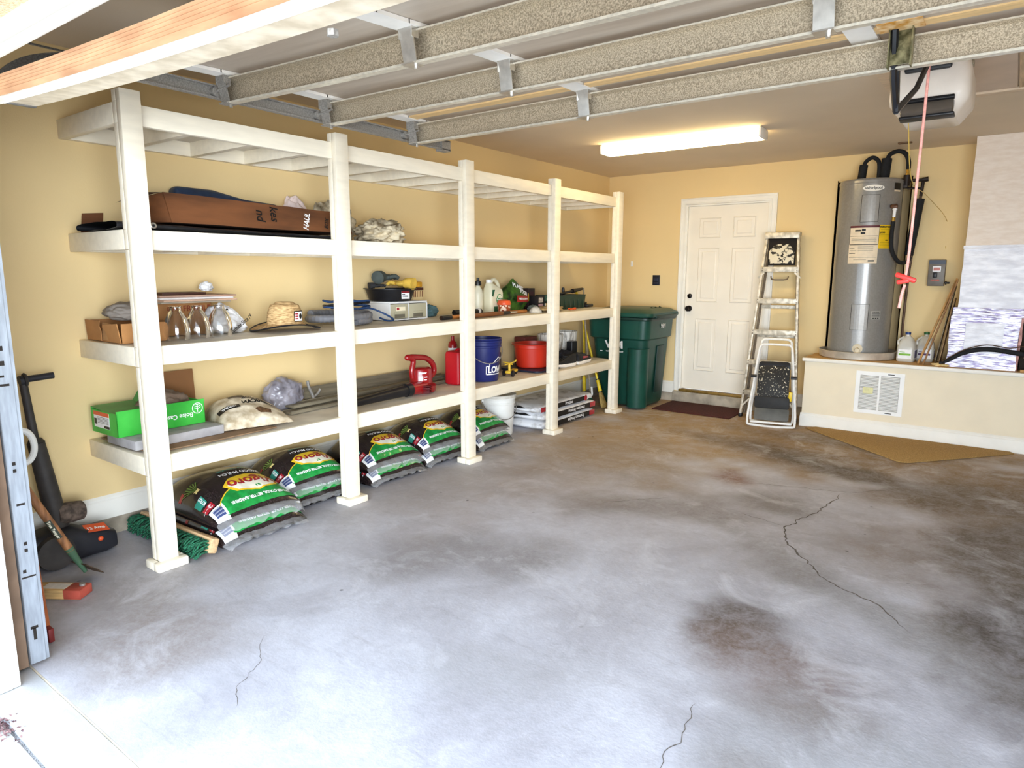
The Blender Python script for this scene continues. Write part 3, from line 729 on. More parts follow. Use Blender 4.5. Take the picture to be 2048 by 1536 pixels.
m_wplas = mat('white_plastic', '#F0EFEA', .35, var=.03, vs=10)
def pail(name, label, loc, r0, r1, h, m, lid=None, ribs=True, group=None, bail=True, bx_=0.):
    t = thing(name, label, 'bucket', loc, 0, group)
    pr = [(0, .002), (r0*.97, .002), (r0, .008)]
    f = lambda z: r0+(r1-r0)*z/h
    if ribs: pr += [(f(h*.78), h*.78), (f(h*.78)+.006, h*.79), (f(h*.83)+.006, h*.825), (f(h*.84), h*.84), (f(h*.9), h*.9), (f(h*.9)+.007, h*.91), (f(h*.95)+.007, h*.95), (f(h), h*.955)]
    pr += [(f(h)+.006, h*.985), (f(h)+.006, h), (f(h)-.003, h)]
    if lid is None: pr += [(f(h)-.004, h*.95), (r0-.004, .012), (0, .012)]
    else: pr += [(0, h-.002)]
    body = obj('pail_body', B().lathe(pr, n=40), m, t, 30)
    if lid is not None:
        obj('lid', B().lathe([(f(h)+.007, h-.02), (f(h)+.012, h-.018), (f(h)+.012, h+.004), (f(h)+.004, h+.008), (f(h)-.006, h+.004), (0, h+.003)], n=40), lid, t, 30)
    if bail:
        R3 = f(h*.86)+.012
        def wire(a): return (R3*math.cos(a)*math.cos(.85)*1.0-0*a, R3*math.sin(a), 0)
        pts = []
        for k in range(13):
            a = PI*k/12; y = -R3*math.cos(a); d = math.sin(a)
            rr = max(0., (R3+.006)**2-y*y)**.5
            pts.append((min(rr, R3*d)+.002, y, h*.86-d*h*.42))
        ba = obj('bail', B().tube(pts, .0035, 6, 3), m_galvd, t)
        for s in (-1, 1): obj('bail_ear', B().cyl((0, s*(R3-.012), h*.86), (0, s*(R3+.003), h*.86), .016, .012, 14), m, t)
    return t
wb = pail('bucket', 'white plastic bucket with lid and wire handle on the floor by the mulch', (.265, 4.555, 0), .128, .147, .355, m_wplas, mat('dusty_lid', '#D8D3C8', .6, var=.1, vs=20)); wb.rotation_euler.z = -.5

m_paper = mat('white_paper_sack', '#A8A29C', .6, var=.15, vs=9, bump=.8, bs=18, hx2='#F2F2F4', lo=.3, hi=.5)
def cement(loc, L, W, H, label, flip, torn):
    t = thing('cement_bag', label, 'bag', loc, 0, 'stacked bags of powder beside the fourth post')
    s = loc[2]*7+1
    def f(u, v):
        a = 2*PI*v; y = (u-.5)*L; e = 1-abs(2*u-1)**9
        cx = math.copysign(abs(math.cos(a))**.35, math.cos(a)); cz = math.copysign(abs(math.sin(a))**.5, math.sin(a))
        w = W/2*(.93+.07*e)+.004*NZ.noise(V((y*6, v*4, s))); h = H/2*(.3+.7*max(0, e)**.5)
        k = .010*NZ.noise(V((y*14, v*9, s)))*(.3+(abs(2*u-1)**4)*1.6)
        return (cx*(w+k), y, H/2+cz*h+(k*.35 if cz > -.3 else 0))
    b = B().grid(f, 40, 36, cv=True)
    n = 36
    for r in (0, 40): b.b.faces.new([b.b.verts[r*n+j] if False else list(b.b.verts)[r*n+j] for j in range(n)])
    bd = obj('sack_body', b, m_paper, t, 55)
    X = W/2+.0045
    def P_(nm, d, m, lift=0.): d.map(lambda p: (X+.0025+lift, p.x, p.y+H/2)); return obj(nm, d, m, bd, None)
    P_('side_panel', rect(L*.66, H*.62, L*.06 if flip else -.02, 0), m_black)
    P_('badge', rect(.10, H*.62, (L*.415 if flip else -L*.4), 0), m_redp, .001)
    tx = txt('Premium Pristine' if flip else 'Pristine', H*.55 if flip else H*.62, .001)
    if flip: tx.map(lambda p: (-p.x+.09, -p.y, 0))
    else: tx.map(lambda p: (p.x+.02, p.y, 0))
    P_('lettering', tx, m_wht, .0012)
    if not flip:
        tx = txt('Pine', H*.6, .001); tx.map(lambda p: (p.x-.27, p.y, 0)); P_('lettering', tx, m_wht, .0012)
        P_('seal', B().poly([(.33+.028*math.cos(k*PI/8), .028*math.sin(k*PI/8)) for k in range(16)]), m_redp, .0012)
    if torn:
        d = B().poly([(-.16, .01), (-.10, .028), (-.04, .02), (.03, .03), (.1, .012), (.02, .004), (-.05, .006), (-.11, -.004)])
        d.map(lambda p: (p.x, -L/2-.006, p.y+H/2)); obj('torn_edge', d, m_black, bd, None)
    return t
cement((.315, 5.31, .001), .95, .46, .078, 'white and black bag with inverted lettering, bottom of the stack behind the fourth post', True, False)
cement((.315, 5.325, .080), .95, .455, .078, 'white and black bag with inverted lettering, middle of the stack behind the fourth post', True, True)
cement((.30, 5.29, .159), 1.0, .44, .070, 'white and black bag with upright white lettering, topmost of the stack behind the fourth post', False, True)

# scrub broom standing at the shelf end
sb = thing('scrub_broom', 'thin-handled broom with white bracket and green brush by the shelf end', 'broom', (.29, 6.12, 0), .5)
b = B().box((0, 0, .115), (.035, .17, .028), None, .006); obj('brush_block', b, m_wplas, sb)
b = B()
for i in range(14):
    for k in (-.012, 0, .012): b.cyl((k, -.078+.012*i, .103), (k*2.2, -.085+.013*i, .02), .005, .006, 5)
obj('bristles', b, m_gbr, sb, 60)
b = B().prism([(-.045, 0), (.045, 0), (.013, .085), (-.013, .085)], .02, M3((.012, 0, .128), (0, 1, 0), (-.1, 0, 1)), .004); obj('bracket', b, m_wplas, sb)
b = B().tube([(0, 0, .16), (-.06, -.012, .8), (-.09, -.018, 1.25)], .008, 8, 3); obj('handle', b, m_galv, sb)
m_yelp = mat('yellow_handle_paint', '#E2C21F', .4, var=.12, vs=20)
m_straw = mat('broom_straw', '#A98C4E', .8, var=.4, vs=120, stretch=(1, 1, .1))
yb = thing('straw_broom', 'yellow-handled straw broom leaning beside the green trash can', 'broom', (.44, 6.16, 0))
top = V((-.36, -.02, 1.22)); d_ = top.normalized()
b = B().lathe([(0, .0), (.055, .0), (.058, .03), (.045, .12), (.028, .17), (0, .175)], (0, 0, 0), 20, tuple(d_), 1, .45); b.map(lambda p: (p.x, p.y, max(.002, p.z))); obj('broom_straw', b, m_straw, yb, 40)
b = B().cyl(d_*.17, d_*.31, .022, .016, 14); b.cyl(d_*.31, top, .0125, .0125, 12); obj('handle', b, m_yelp, yb)
b = B().cyl(d_*.165, d_*.175, .024, n=14); b.cyl(d_*.30, d_*.312, .019, n=14); obj('collar', b, m_blk, yb)
ym = thing('mop', 'yellow-handled mop standing behind the stacked bags by the left wall', 'mop', (.13, 6.27, 0))
b = B().cyl((0, 0, .12), (-.03, .0, 1.12), .012, n=12); b.cyl((0, 0, .10), (-.006, 0, .28), .02, n=12); obj('handle', b, m_yelp, ym)
b = B().lathe([(0, 0), (.07, 0), (.06, .05), (.03, .10), (.018, .13), (0, .13)], n=18); obj('mop_head', b, mat('grey_mop', '#5a5a5c', .9, var=.4, vs=60), ym)

# ================================================================ wheeled trash can
m_bin = mat('green_bin_plastic', '#14453A', .38, var=.12, vs=6, bump=.05, bs=200)
m_bind = mat('dark_green_bin_plastic', '#0E2F29', .42, var=.12, vs=6)
tc = thing('trash_can', 'large dark green wheeled trash can with lid beside the house door', 'trash can', (.52, 6.53, 0), 0.)
def rr(hx, hy, r, n=6, cx=0, cy=0):
    P = []
    for sx, sy, a0 in ((1, 1, 0), (-1, 1, PI/2), (-1, -1, PI), (1, -1, 1.5*PI)):
        for k in range(n+1):
            a = a0+PI/2*k/n; P.append((cx+sx*(hx-r)+r*math.cos(a), cy+sy*(hy-r)+r*math.sin(a)))
    return P
def loft(rings):
    b = B(); vs = [[b.b.verts.new(p) for p in r] for r in rings]; n = len(vs[0])
    for A, D in zip(vs, vs[1:]):
        for i in range(n): b.b.faces.new((A[i], A[(i+1) % n], D[(i+1) % n], D[i]))
    b.b.faces.new(vs[0][::-1]); b.b.faces.new(vs[-1]); return b
def zr(P, z): return [(x, y, z) for x, y in P]
b = loft([zr(rr(.255, .245, .09, 6, .02, .05), .02), zr(rr(.27, .26, .09, 6, .02, .045), .05), zr(rr(.315, .315, .09, 6, .02, .01), .72), zr(rr(.345, .335, .09, 6, .02, .0), .74), zr(rr(.355, .345, .09, 6, .02, .0), .93)])
obj('bin_body', b, m_bin, tc, 40)
b = loft([zr(rr(.372, .362, .08, 6, .02, 0), .925), zr(rr(.378, .368, .08, 6, .02, 0), .935), zr(rr(.378, .368, .08, 6, .02, 0), .955), zr(rr(.36, .35, .08, 6, .02, 0), .96)])
obj('rim', b, m_bind, tc, 30)
b = loft([zr(rr(.385, .372, .08, 6, .03, 0), .962), zr(rr(.39, .377, .08, 6, .03, 0), .975), zr(rr(.385, .37, .08, 6, .03, 0), 1.0), zr(rr(.33, .31, .1, 6, .03, 0), 1.035), zr(rr(.2, .19, .1, 6, .03, 0), 1.05)])
ld = obj('lid', b, m_bin, tc, 40)
b = B()
for k in (-.1, 0, .1): b.box((.33, k+.05, 1.012), (.15, .03, .022), (0, .5, 0), .006)
b.box((.41, 0, .965), (.04, .5, .03), None, .008); obj('hinge_bar', b, m_bind, ld)
b = B().cyl((.215, -.215, .025), (.235, -.245, .64), .105, .112, 28); obj('corner_well', b, m_bin, tc, 40)
b = loft([[(.30, -.05, .08), (.315, .17, .08), (.315, .17, .08), (.30, .17, .08)], [(.345, -.05, .70), (.345, .2, .70), (.345, .2, .70), (.33, .2, .70)]]) if False else B().box((.325, .07, .40), (.012, .17, .5), (0, .05, 0), .004)
obj('recess_panel', b, m_bind, tc)
for x in (-.2, .2): obj('wheel', B().cyl((x-.02, .24, .10), (x+.02, .24, .10), .098, n=24), m_blk, tc, 30)
d = txt('96M', .065, .001); d.map(lambda p: (.376+.0045, p.x+.02, p.y+.86)); obj('lettering', d, m_wht, tc, None)
d = txt('W', .17, .006, 1.2); d2 = txt('M', .17, .006, 1.2); d.map(lambda p: (p.x-.08, p.y, 0)); d2.map(lambda p: (p.x+.09, p.y, 0)); d.join(d2); d3 = txt('WASTE MANAGEMENT', .034, .0006); d3.map(lambda p: (p.x, p.y-.115, 0)); d.join(d3); d.join(rect(.05, .012, -.27, -.115))
d.map(lambda p: (p.x*.58-.005, -.318-.0005-(p.y)*.05, p.y*.62+.665)); obj('lettering', d, m_wht, tc, None)

# ================================================================ mats
o = obj('door_mat', B().bx(.885, 1.70, 6.37, 6.905, .001, .013, .004), mat('brown_mat', '#4B221B', .95, var=.35, vs=120, bump=.9, bs=200)); tag(o, 'dark reddish-brown ribbed door mat in front of the house door step', 'door mat')
P = [(2.385, 6.415), (2.9, 5.95), (3.205, 5.665), (3.25, 5.645), (3.30, 5.67), (3.65, 6.10), (3.93, 6.455), (3.90, 6.500), (2.46, 6.500)]
o = obj('rug', B().prism(P, .010, Matrix.Translation((0, 0, .001)), .003), mat('tan_rug', '#A8834A', .95, var=.25, vs=160, bump=.8, bs=260, hx2='#C19B5E')); tag(o, 'tan coir mat on the floor pushed against the platform baseboard', 'mat')

# ================================================================ step ladder
m_alu = mat('painted_aluminium', '#CFC3AC', .45, .25, var=.3, vs=22, hx2='#EFE6D4', bump=.1, bs=90)
m_alud = mat('dull_shaded_aluminium', '#6b5c49', .5, .5, var=.35, vs=15)  # dark brown carries the shade on the rear legs in its colour
m_splat = mat('paint_splattered_plate', '#2a241c', .6, var=.3, vs=26, hx2='#E8DCC0', lo=.46, hi=.52)
la = thing('step_ladder', 'paint-spattered aluminium step ladder folded against the wall beside the door', 'ladder', (1.99, 6.62, 0), .10)
def rail(z): t = z/1.77; return (.255-.115*t, .215*t)    # half width, lean
def RL(z, s): w, y = rail(z); return V((s*w, y, z))
for s in (-1, 1):
    a, c = RL(.02, s), RL(1.76, s); d = (c-a); 
    b = B(); L = d.length; q = d.to_track_quat('Z', 'Y').to_matrix().to_4x4(); M = Matrix.Translation((a+c)/2) @ q
    t = B().box((0, 0, 0), (.022, .07, L), None, .003); bmesh.ops.transform(t.b, matrix=Matrix.Translation((a+c)/2) @ Matrix(((1, 0, d.x/d.z, 0), (0, 1, d.y/d.z, 0), (0, 0, 1, 0), (0, 0, 0, 1))), verts=t.b.verts)
    obj('side_rail', t, m_alu, la)
    t = B().box((0, 0, 0), (.03, .075, .035), None, .004); t.map(lambda p: V(p)+RL(.018, s)); obj('foot', t, m_blk, la)
    a = V((s*.235, .085, .03)); c = V((s*.125, .285, 1.72)); d = c-a
    t = B().box((0, 0, 0), (.02, .03, d.length)); bmesh.ops.transform(t.b, matrix=Matrix.Translation((a+c)/2) @ Matrix(((1, 0, d.x/d.z, 0), (0, 1, d.y/d.z, 0), (0, 0, 1, 0), (0, 0, 0, 1))), verts=t.b.verts)
    obj('rear_leg', t, m_alud, la)
for z in (.25, .545, .84, 1.14, 1.44):
    w, y = rail(z); b = B().box((0, y, z+.012), (2*w-.02, .09, .012)); b.box((0, y-.043, z), (2*w+.022, .008, .05), None, .003)
    obj('step', b, m_alu, la)
    b = B()
    for s in (-1, 1):
        for k in (-.013, .013): b.cyl((s*(w-.005), y-.046, z+k), (s*(w-.005), y-.051, z+k), .005, n=8)
    obj('rivet', b, m_alud, la)
for z in (.20, .50, .80, 1.08):
    w, y = rail(z); obj('rear_brace', B().box((0, y+.075, z), (2*w-.03, .014, .035), None, .003), m_alu, la)
b = B().box((0, .215, 1.775), (.315, .13, .03), None, .008); b.box((0, .155, 1.755), (.31, .012, .045), None, .004); obj('top_cap', b, m_alu, la)
w, y = rail(1.58)
b = B().prism([(-.115, -.09), (.115, -.09), (.115, .03), (.06, .095), (-.06, .095), (-.115, .03)], .008, M3((0, y-.005, 1.585), (1, 0, 0), (0, .12, 1)), .002); obj('pail_shelf', b, m_splat, la)
b = B().bx(-.125, .125, y+.012, y+.018, 1.48, 1.74); obj('back_plate', b, m_dark, la)
b = B()
for s in (-1, 1): b.box((s*.165, rail(1.40)[1]-.04, 1.385), (.075, .006, .014), (0, s*.75, 0)); b.box((s*.21, rail(.12)[1]-.03, .15), (.11, .006, .016), (0, s*.85, 0))
obj('corner_brace', b, m_alu, la)
b = B().tube([(-.08, .16, 1.375), (-.06, .15, 1.345), (.06, .15, 1.345), (.08, .16, 1.375)], .006, 6, 4); b.box((0, .148, 1.342), (.09, .012, .014)); obj('spreader', b, m_alud, la)

# ================================================================ folding step stool
m_tube = mat('white_tube_enamel', '#F3F0EA', .3, var=.06, vs=20)
m_tread = mat('black_rubber_tread', '#1a1816', .6, var=.2, vs=30)
m_flk = mat('flecked_tread', '#1d1a15', .6, var=.1, vs=70, hx2='#E5D9BF', lo=.60, hi=.66)
ss = thing('step_stool', 'small folded white-tube step stool with black treads leaning on the step ladder', 'step stool', (2.115, 6.28, 0), .22)
def yl(z): return .02+.13*z
R4 = .011
def loop(w0, w1, z1, off, r, zb=.012, fl=.0):
    P = [(-w0+.05, off-fl, zb), (-w0, off-fl+.0, zb+.05), (-(w0+w1)/2, off+yl(z1/2), z1/2), (-w1, off+yl(z1-.07), z1-.07), (-w1+.02, off+yl(z1), z1-.012), (-w1+.06, off+yl(z1), z1)]
    Q = [(-x, y, z) for x, y, z in P[::-1]]
    return B().tube(P+Q, r, 10, 4, closed=True)
obj('front_frame', loop(.205, .145, .755, -.015, R4), m_tube, ss)
obj('rear_frame', loop(.185, .135, .80, .035, R4, .035, -.02), m_tube, ss)
b = B().box((0, -.03, .045), (.36, .016, .02), None, .007); obj('base_bar', b, m_tube, ss)
b = B().prism(rr(.135, .15, .05), .03, M3((0, yl(.42)-.055, .415), (1, 0, 0), (0, .25, 1)), .006); obj('upper_tread', b, m_flk, ss)
b = B().prism(rr(.135, .05, .03), .02, M3((0, yl(.56)-.03, .55), (1, 0, 0), (0, .25, 1)), .005); obj('tread_lip', b, m_blk, ss)
b = B().prism(rr(.15, .055, .02), .035, M3((0, yl(.24)-.075, .235), (1, 0, 0), (0, .15, 1)), .006); obj('lower_tread', b, m_tread, ss)
b = B().prism(rr(.15, .06, .02), .012, M3((0, yl(.1)-.0, .11), (1, 0, 0), (0, .5, 1)), .004); obj('foot_plate', b, mat('grey_plate', '#6a675f', .6, var=.15), ss)
b = B().box((.152, -.035, .30), (.03, .03, .085), (0, .05, 0), .006); obj('clip', b, mat('yellow_clip', '#E9C61B', .4), ss)
for s in (-1, 1): obj('pivot', B().cyl((s*.145, -.02, .47), (s*.195, -.02, .47), .014, n=12), m_blk, ss)
# ================================================================ water heater
m_wh = mat('grey_heater_enamel', '#8E8B86', .28, .15, var=.06, vs=60, coat=.3)
m_pan = mat('aluminium_pan', '#D9D2C4', .3, .45, var=.2, vs=8)
m_foam = mat('black_pipe_foam', '#17181b', .8, var=.25, vs=40, bump=.3, bs=80)
m_brass = mat('brass', '#B08A3C', .35, .8, var=.15, vs=30)
m_copper = mat('dark_copper', '#5a4536', .45, .6, var=.3, vs=20)
WC = V((2.69, 6.845, PZ))
wh = thing('water_heater', 'tall grey cylindrical electric water heater standing on the raised platform', 'water heater', WC)
RH = .252
obj('tank', B().lathe([(0, .017), (RH, .017), (RH, .05), (RH, 1.53), (RH+.004, 1.535), (RH+.004, 1.555), (RH-.006, 1.57), (0, 1.575)], n=64), m_wh, wh, 25)
def cylmap(b, R_0, a0, z0):
    """flat art -> cylinder; a0 = heading of its centre (0 = facing -Y)"""
    return b.map(lambda p: (R_0*math.sin(a0+p.x/R_0), -R_0*math.cos(a0+p.x/R_0), z0+p.y))
def art(par, nm, b, m, R_0, a0, z0, cell=.02): b.cut(cell); cylmap(b, R_0, a0, z0); return obj(nm, b, m, par, None)
A0 = .16
m_lab = mat('cream_label', '#E9D6B8', .5, var=.05, vs=30)
for z, h in ((1.315, .225), (.38, .225)):
    b = B(); b.join(rect(.135, h)); pnl = art(wh, 'access_panel', b, mat('panel_enamel', '#96928c', .3, .15, var=.05, vs=50), RH+.004, A0+.02 if z > 1 else A0-.02, z)
    b = B()
    for q in (rect(.141, .005, 0, h/2), rect(.141, .005, 0, -h/2), rect(.004, h, .069, 0), rect(.004, h, -.069, 0)): b.join(q)
    art(wh, 'panel_edge', b, m_dark, RH+.0035, A0+.02 if z > 1 else A0-.02, z)
b = B().poly([(.085*math.cos(k*PI/16), .026*math.sin(k*PI/16)) for k in range(32)]); bd = art(wh, 'brand_badge', b, mat('badge_white', '#F4EEE2', .4), RH+.005, A0+.08, 1.485)
art(bd, 'lettering', txt('Whirlpool', .03, .0006, 1.1), m_black, RH+.0062, A0+.08, 1.485)
art(wh, 'rating_plate', rect(.075, .055), m_black, RH+.003, A0+.92, 1.50); art(wh, 'rating_plate', rect(.075, .014), m_lab, RH+.0035, A0+.92, 1.462)
lb = art(wh, 'warning_label', rect(.235, .325), m_lab, RH+.003, A0-.09, 1.01)
b = B().join(rect(.235, .018, 0, .153)); art(lb, 'label_stripe', b, mat('maroon_print', '#5A1A22', .5), RH+.0042, A0-.09, 1.01)
b = B()
for x, y, w, h in ((-.05, .12, .05, .014), (-.005, .125, .03, .02), (-.01, .097, .035, .02), (0, .072, .225, .003), (-.0, .0, .225, .006), (0, .055, .2, .002), (0, .045, .2, .002), (0, .035, .2, .002), (0, .025, .19, .002), (-.09, -.03, .045, .003),
                   (-.08, -.05, .06, .002), (.02, -.02, .12, .002), (.02, -.035, .12, .002), (.02, -.05, .12, .002), (-.085, -.075, .05, .005), (.0, -.11, .22, .002), (.07, -.14, .05, .012), (-.02, -.13, .1, .002)): b.join(rect(w, h, x, y))
for x in (-.117, .117): b.join(rect(.003, .16, x, .08))
art(lb, 'label_print', b, m_black, RH+.0042, A0-.09, 1.01)
yl_ = art(wh, 'energy_label', rect(.115, .20), mat('energy_yellow', '#F2C417', .5, var=.04, vs=20), RH+.003, A0+.60, 1.075)
b = txt('ENERGYGUIDE', .017, .0012); b.map(lambda p: (p.x, p.y+.082, 0))
for s_, sz, x, y in (('$ 580', .018, -.03, .035), ('4624', .014, .01, -.03)):
    q = txt(s_, sz, .0008); q.map(lambda p, x=x, y=y: (p.x+x, p.y+y, 0)); b.join(q)
for y in (.06, .015, .005, -.05, -.06, -.07): b.join(rect(.1, .0015, 0, y))
art(yl_, 'lettering', b, m_black, RH+.0042, A0+.60, 1.075)
lb2 = art(wh, 'caution_label', rect(.085, .075), mat('grey_label', '#A8A49b', .5), RH+.003, A0+.50, .40)
b = txt('CAUTION', .013, .0006); b.map(lambda p: (p.x, p.y+.025, 0))
for y in (.012, .003, -.006, -.015): b.join(rect(.07, .003, 0, y))
for x in (-.02, .0, .02): b.join(rect(.012, .008, x, -.028))
art(lb2, 'lettering', b, m_black, RH+.0042, A0+.50, .40)
V_ = V((math.sin(A0), -math.cos(A0), 0))
obj('drain_valve', B().cyl(V_*RH+V((0, 0, .10)), V_*(RH+.012)+V((0, 0, .10)), .042, n=24).cyl(V_*RH+V((0, 0, .10)), V_*(RH+.05)+V((0, 0, .092)), .014, n=14).cyl(V_*(RH+.045)+V((0, 0, .09)), V_*(RH+.06)+V((0, 0, .09)), .02, n=8), mat('valve_plastic', '#C9B896', .4), wh)
# drain pan
PR = .315
o = obj('drain_pan', B().lathe([(0, .002), (PR-.01, .002), (PR, .01), (PR+.004, .062), (PR+.008, .068), (PR+.003, .07), (PR-.004, .06), (PR-.008, .014), (0, .012)], n=64), m_pan, None, 30); o.location = WC
tag(o, 'round aluminium drain pan under the grey water heater', 'drain pan')
# insulated pipes out of the top
def foam(p0, p1, r): return B().cyl(p0, p1, r, n=18)
t = obj('pipe_insulation', foam((-.075, -.06, 1.57), (-.065, -.05, 1.705), .034), m_foam, wh)
t = obj('pipe_insulation', foam((.105, -.06, 1.57), (.113, -.05, 1.745), .040), m_foam, wh)
obj('pipe', B().tube([(-.065, -.05, 1.69), (-.05, -.05, 1.735), (.0, -.05, 1.765), (.045, -.05, 1.735), (.058, -.05, 1.68), (.06, -.05, 1.57)], .017, 12, 5), m_foam, wh)
obj('pipe', B().tube([(.113, -.05, 1.73), (.135, -.045, 1.78), (.19, -.03, 1.803), (.245, -.02, 1.78), (.272, -.01, 1.72), (.277, 0, 1.65)], .0185, 12, 5), m_foam, wh)
b = B().cyl((.277, 0, 1.66), (.275, 0, 1.60), .012, n=12); b.cyl((.277, 0, 1.645), (.277, 0, 1.63), .018, n=8); b.cyl((.275, 0, 1.615), (.275, 0, 1.60), .018, n=8); obj('pipe_fitting', b, m_brass, wh)
b = B().cyl((.273, 0, 1.60), (.27, 0, 1.51), .028, n=14); b.box((.262, .0, 1.52), (.05, .05, .06), None, .01); b.cyl((.27, 0, 1.555), (.39, .03, 1.555), .013, n=10); b.cyl((.385, .03, 1.555), (.43, .03, 1.56), .02, n=10)
b.cyl((.395, .03, 1.56), (.385, .03, 1.42), .013, n=10); b.cyl((.28, .01, 1.49), (.385, .03, 1.485), .009, n=8); obj('shutoff_valve', b, mat('dark_valve', '#2b211c', .45, .4), wh)
b = B().tube([(.385, .03, 1.43), (.375, .04, 1.15), (.350, .06, .80), (.340, .075, .35), (.345, .08, .012)], .011, 10, 4); obj('supply_pipe', b, m_copper, wh)
t = obj('pipe_insulation', foam((.383, .03, 1.40), (.335, .05, .92), .036), m_foam, wh)
# relief valve with black hose
b = B().cyl((.195, -.165, 1.33), (.235, -.20, 1.33), .016, n=12); b.box((.225, -.2, 1.325), (.05, .03, .028), None, .006); obj('relief_valve', b, mat('valve_brown', '#5a3d2a', .4, .5), wh)
b = B().cyl((.23, -.205, 1.31), (.226, -.205, 1.23), .0125, n=12); b.cyl((.229, -.205, 1.295), (.229, -.205, 1.305), .018, n=10); obj('relief_tube', b, m_wht, wh)
b = B().cyl((.226, -.205, 1.235), (.225, -.205, 1.195), .014, n=10); obj('hose_fitting', b, m_brass, wh)
b = B().tube([(.225, -.205, 1.20), (.222, -.205, 1.08), (.235, -.19, .95), (.285, -.12, .86), (.335, -.0, .865), (.345, .03, .90)], .017, 12, 6); obj('relief_hose', b, m_foam, wh)

# ================================================================ return air grille in the platform front
vt = thing('air_vent', 'white louvred return air grille on the front of the platform', 'vent', (2.942, PY, .372))
m_vent = mat('vent_enamel', '#F7F6F3', .35, var=.02, vs=10)
w, h = .375, .372
b = B()
e = h/2-.035
for x0, x1, z0, z1 in ((-w/2, w/2, e, h/2), (-w/2, w/2, -h/2, -e), (-w/2, -w/2+.035, -e, e), (w/2-.035, w/2, -e, e), (-.008, .008, -e, e)): b.bx(x0, x1, -.010, -.001, z0, z1)
obj('frame', b, m_vent, vt)
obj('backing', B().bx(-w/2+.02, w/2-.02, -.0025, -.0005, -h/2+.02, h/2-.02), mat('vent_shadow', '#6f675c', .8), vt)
b = B()
for i in range(24):
    z = -h/2+.043+.0124*i
    for s in (-1, 1): b.box((s*.0795, -.006, z), (.142, .011, .0016), (.75, 0, 0))
obj('louvre', b, m_vent, vt)
o = obj('sticker', B().bx(-.125, -.045, -.0125, -.0115, -.01, .045), mat('yellow_note', '#E3DFA8', .6, var=.1, vs=40), vt)
for z in (-h/2+.016, h/2-.016): obj('latch', B().bx(.06, .11, -.0125, -.010, z-.003, z+.003), m_dark, vt)

# ================================================================ water jugs
m_jug = mat('cloudy_plastic', '#E6E3D8', .25, var=.05, vs=12, alpha=.72, coat=.3)
def jug(name, label, loc, capm, labm, rz, txtm):
    t = thing(name, label, 'jug', loc, rz, 'plastic water jugs by the water heater'); t.scale = (.92, .92, .95)
    b = loft([zr(rr(.068, .068, .03), .001), zr(rr(.074, .074, .03), .015), zr(rr(.074, .074, .03), .125), zr(rr(.072, .072, .035), .14), zr(rr(.066, .066, .04), .17), zr(rr(.045, .045, .04), .215), zr(rr(.021, .021, .02), .235), zr(rr(.02, .02, .02), .252)])
    bd = obj('jug_body', b, m_jug, t, 40)
    obj('cap', B().cyl((0, 0, .248), (0, 0, .268), .024, n=20), capm, t)
    obj('handle', B().tube([(-.03, -.02, .225), (-.062, -.035, .20), (-.07, -.045, .17), (-.06, -.04, .14)], .009, 8, 4), m_jug, t)
    lb = obj('label', B().bx(-.056, .056, -.0762, -.0752, .03, .115).bx(.0752, .0762, -.056, .056, .03, .115), m_wht, bd)
    obj('label_print', B().bx(-.05, .05, -.0772, -.0765, .06, .078).bx(-.045, .0, -.0772, -.0765, .088, .092), labm, bd)
    obj('label_panel', B().bx(.0765, .0772, -.05, .05, .035, .108), txtm, bd)
    return t
jug('water_jug', 'clear gallon water jug with blue cap on the platform', (3.095, 6.772, PZ), mat('blue_cap', '#1E3A78', .4), mat('lime_print', '#7FB83A', .5), -.08, mat('purple_print', '#3B2A5A', .5))
jug('water_jug', 'clear gallon water jug with green cap behind the blue-capped jug', (3.225, 6.882, PZ), mat('green_cap', '#2E6A34', .4), mat('purple_print2', '#5A3A66', .5), 0., mat('purple_print3', '#4B2F55', .5))

# ================================================================ boards leaning on the air handler
m_tan = mat('tan_board', '#B3854A', .65, var=.25, vs=7, stretch=(8, 8, 1), bump=.1, bs=30)
m_peg = mat('pegboard', '#8A7A62', .7, var=.3, vs=55, hx2='#a89878')
def lean(name, label, a, c, w, th, m, cat):
    a, c = V(a), V(c); d = c-a; t = B()
    z = d.normalized(); y = V((0, 1, 0)); x = y.cross(z).normalized(); y = z.cross(x)
    t.box((0, 0, d.length/2), (th, w, d.length), None, .002)
    M = Matrix(((x.x, y.x, z.x, 0), (x.y, y.y, z.y, 0), (x.z, y.z, z.z, 0), (0, 0, 0, 1)))
    bmesh.ops.transform(t.b, matrix=M, verts=t.b.verts)
    mn = min(v.co.z for v in t.b.verts); t.map(lambda p: V(p)-V((0, 0, mn)))
    o = obj(name, t, m); o.location = a; return tag(o, label, cat)
lean('wood_board', 'tan board leaning on the air handler, nearest the water jugs', (3.205, 6.62, PZ+.001), (3.415, 6.68, 1.36), .06, .016, m_tan, 'board')
lean('wood_board', 'second tan board leaning just right of the first one', (3.245, 6.575, PZ+.001), (3.425, 6.60, 1.35), .04, .012, mat('brown_board', '#8A6136', .6, var=.25, vs=6, stretch=(8, 8, 1)), 'board')
lean('pegboard', 'brown perforated hardboard panel leaning behind the tan boards', (3.315, 6.80, PZ+.001), (3.405, 6.815, 1.30), .18, .006, m_peg, 'board')
lean('leaning_board', 'plain tan panel leaning closest to the air handler', (3.345, 6.80, PZ+.001), (3.412, 6.81, 1.20), .2, .006, mat('plain_panel', '#B59468', .65, var=.12, vs=5), 'board')

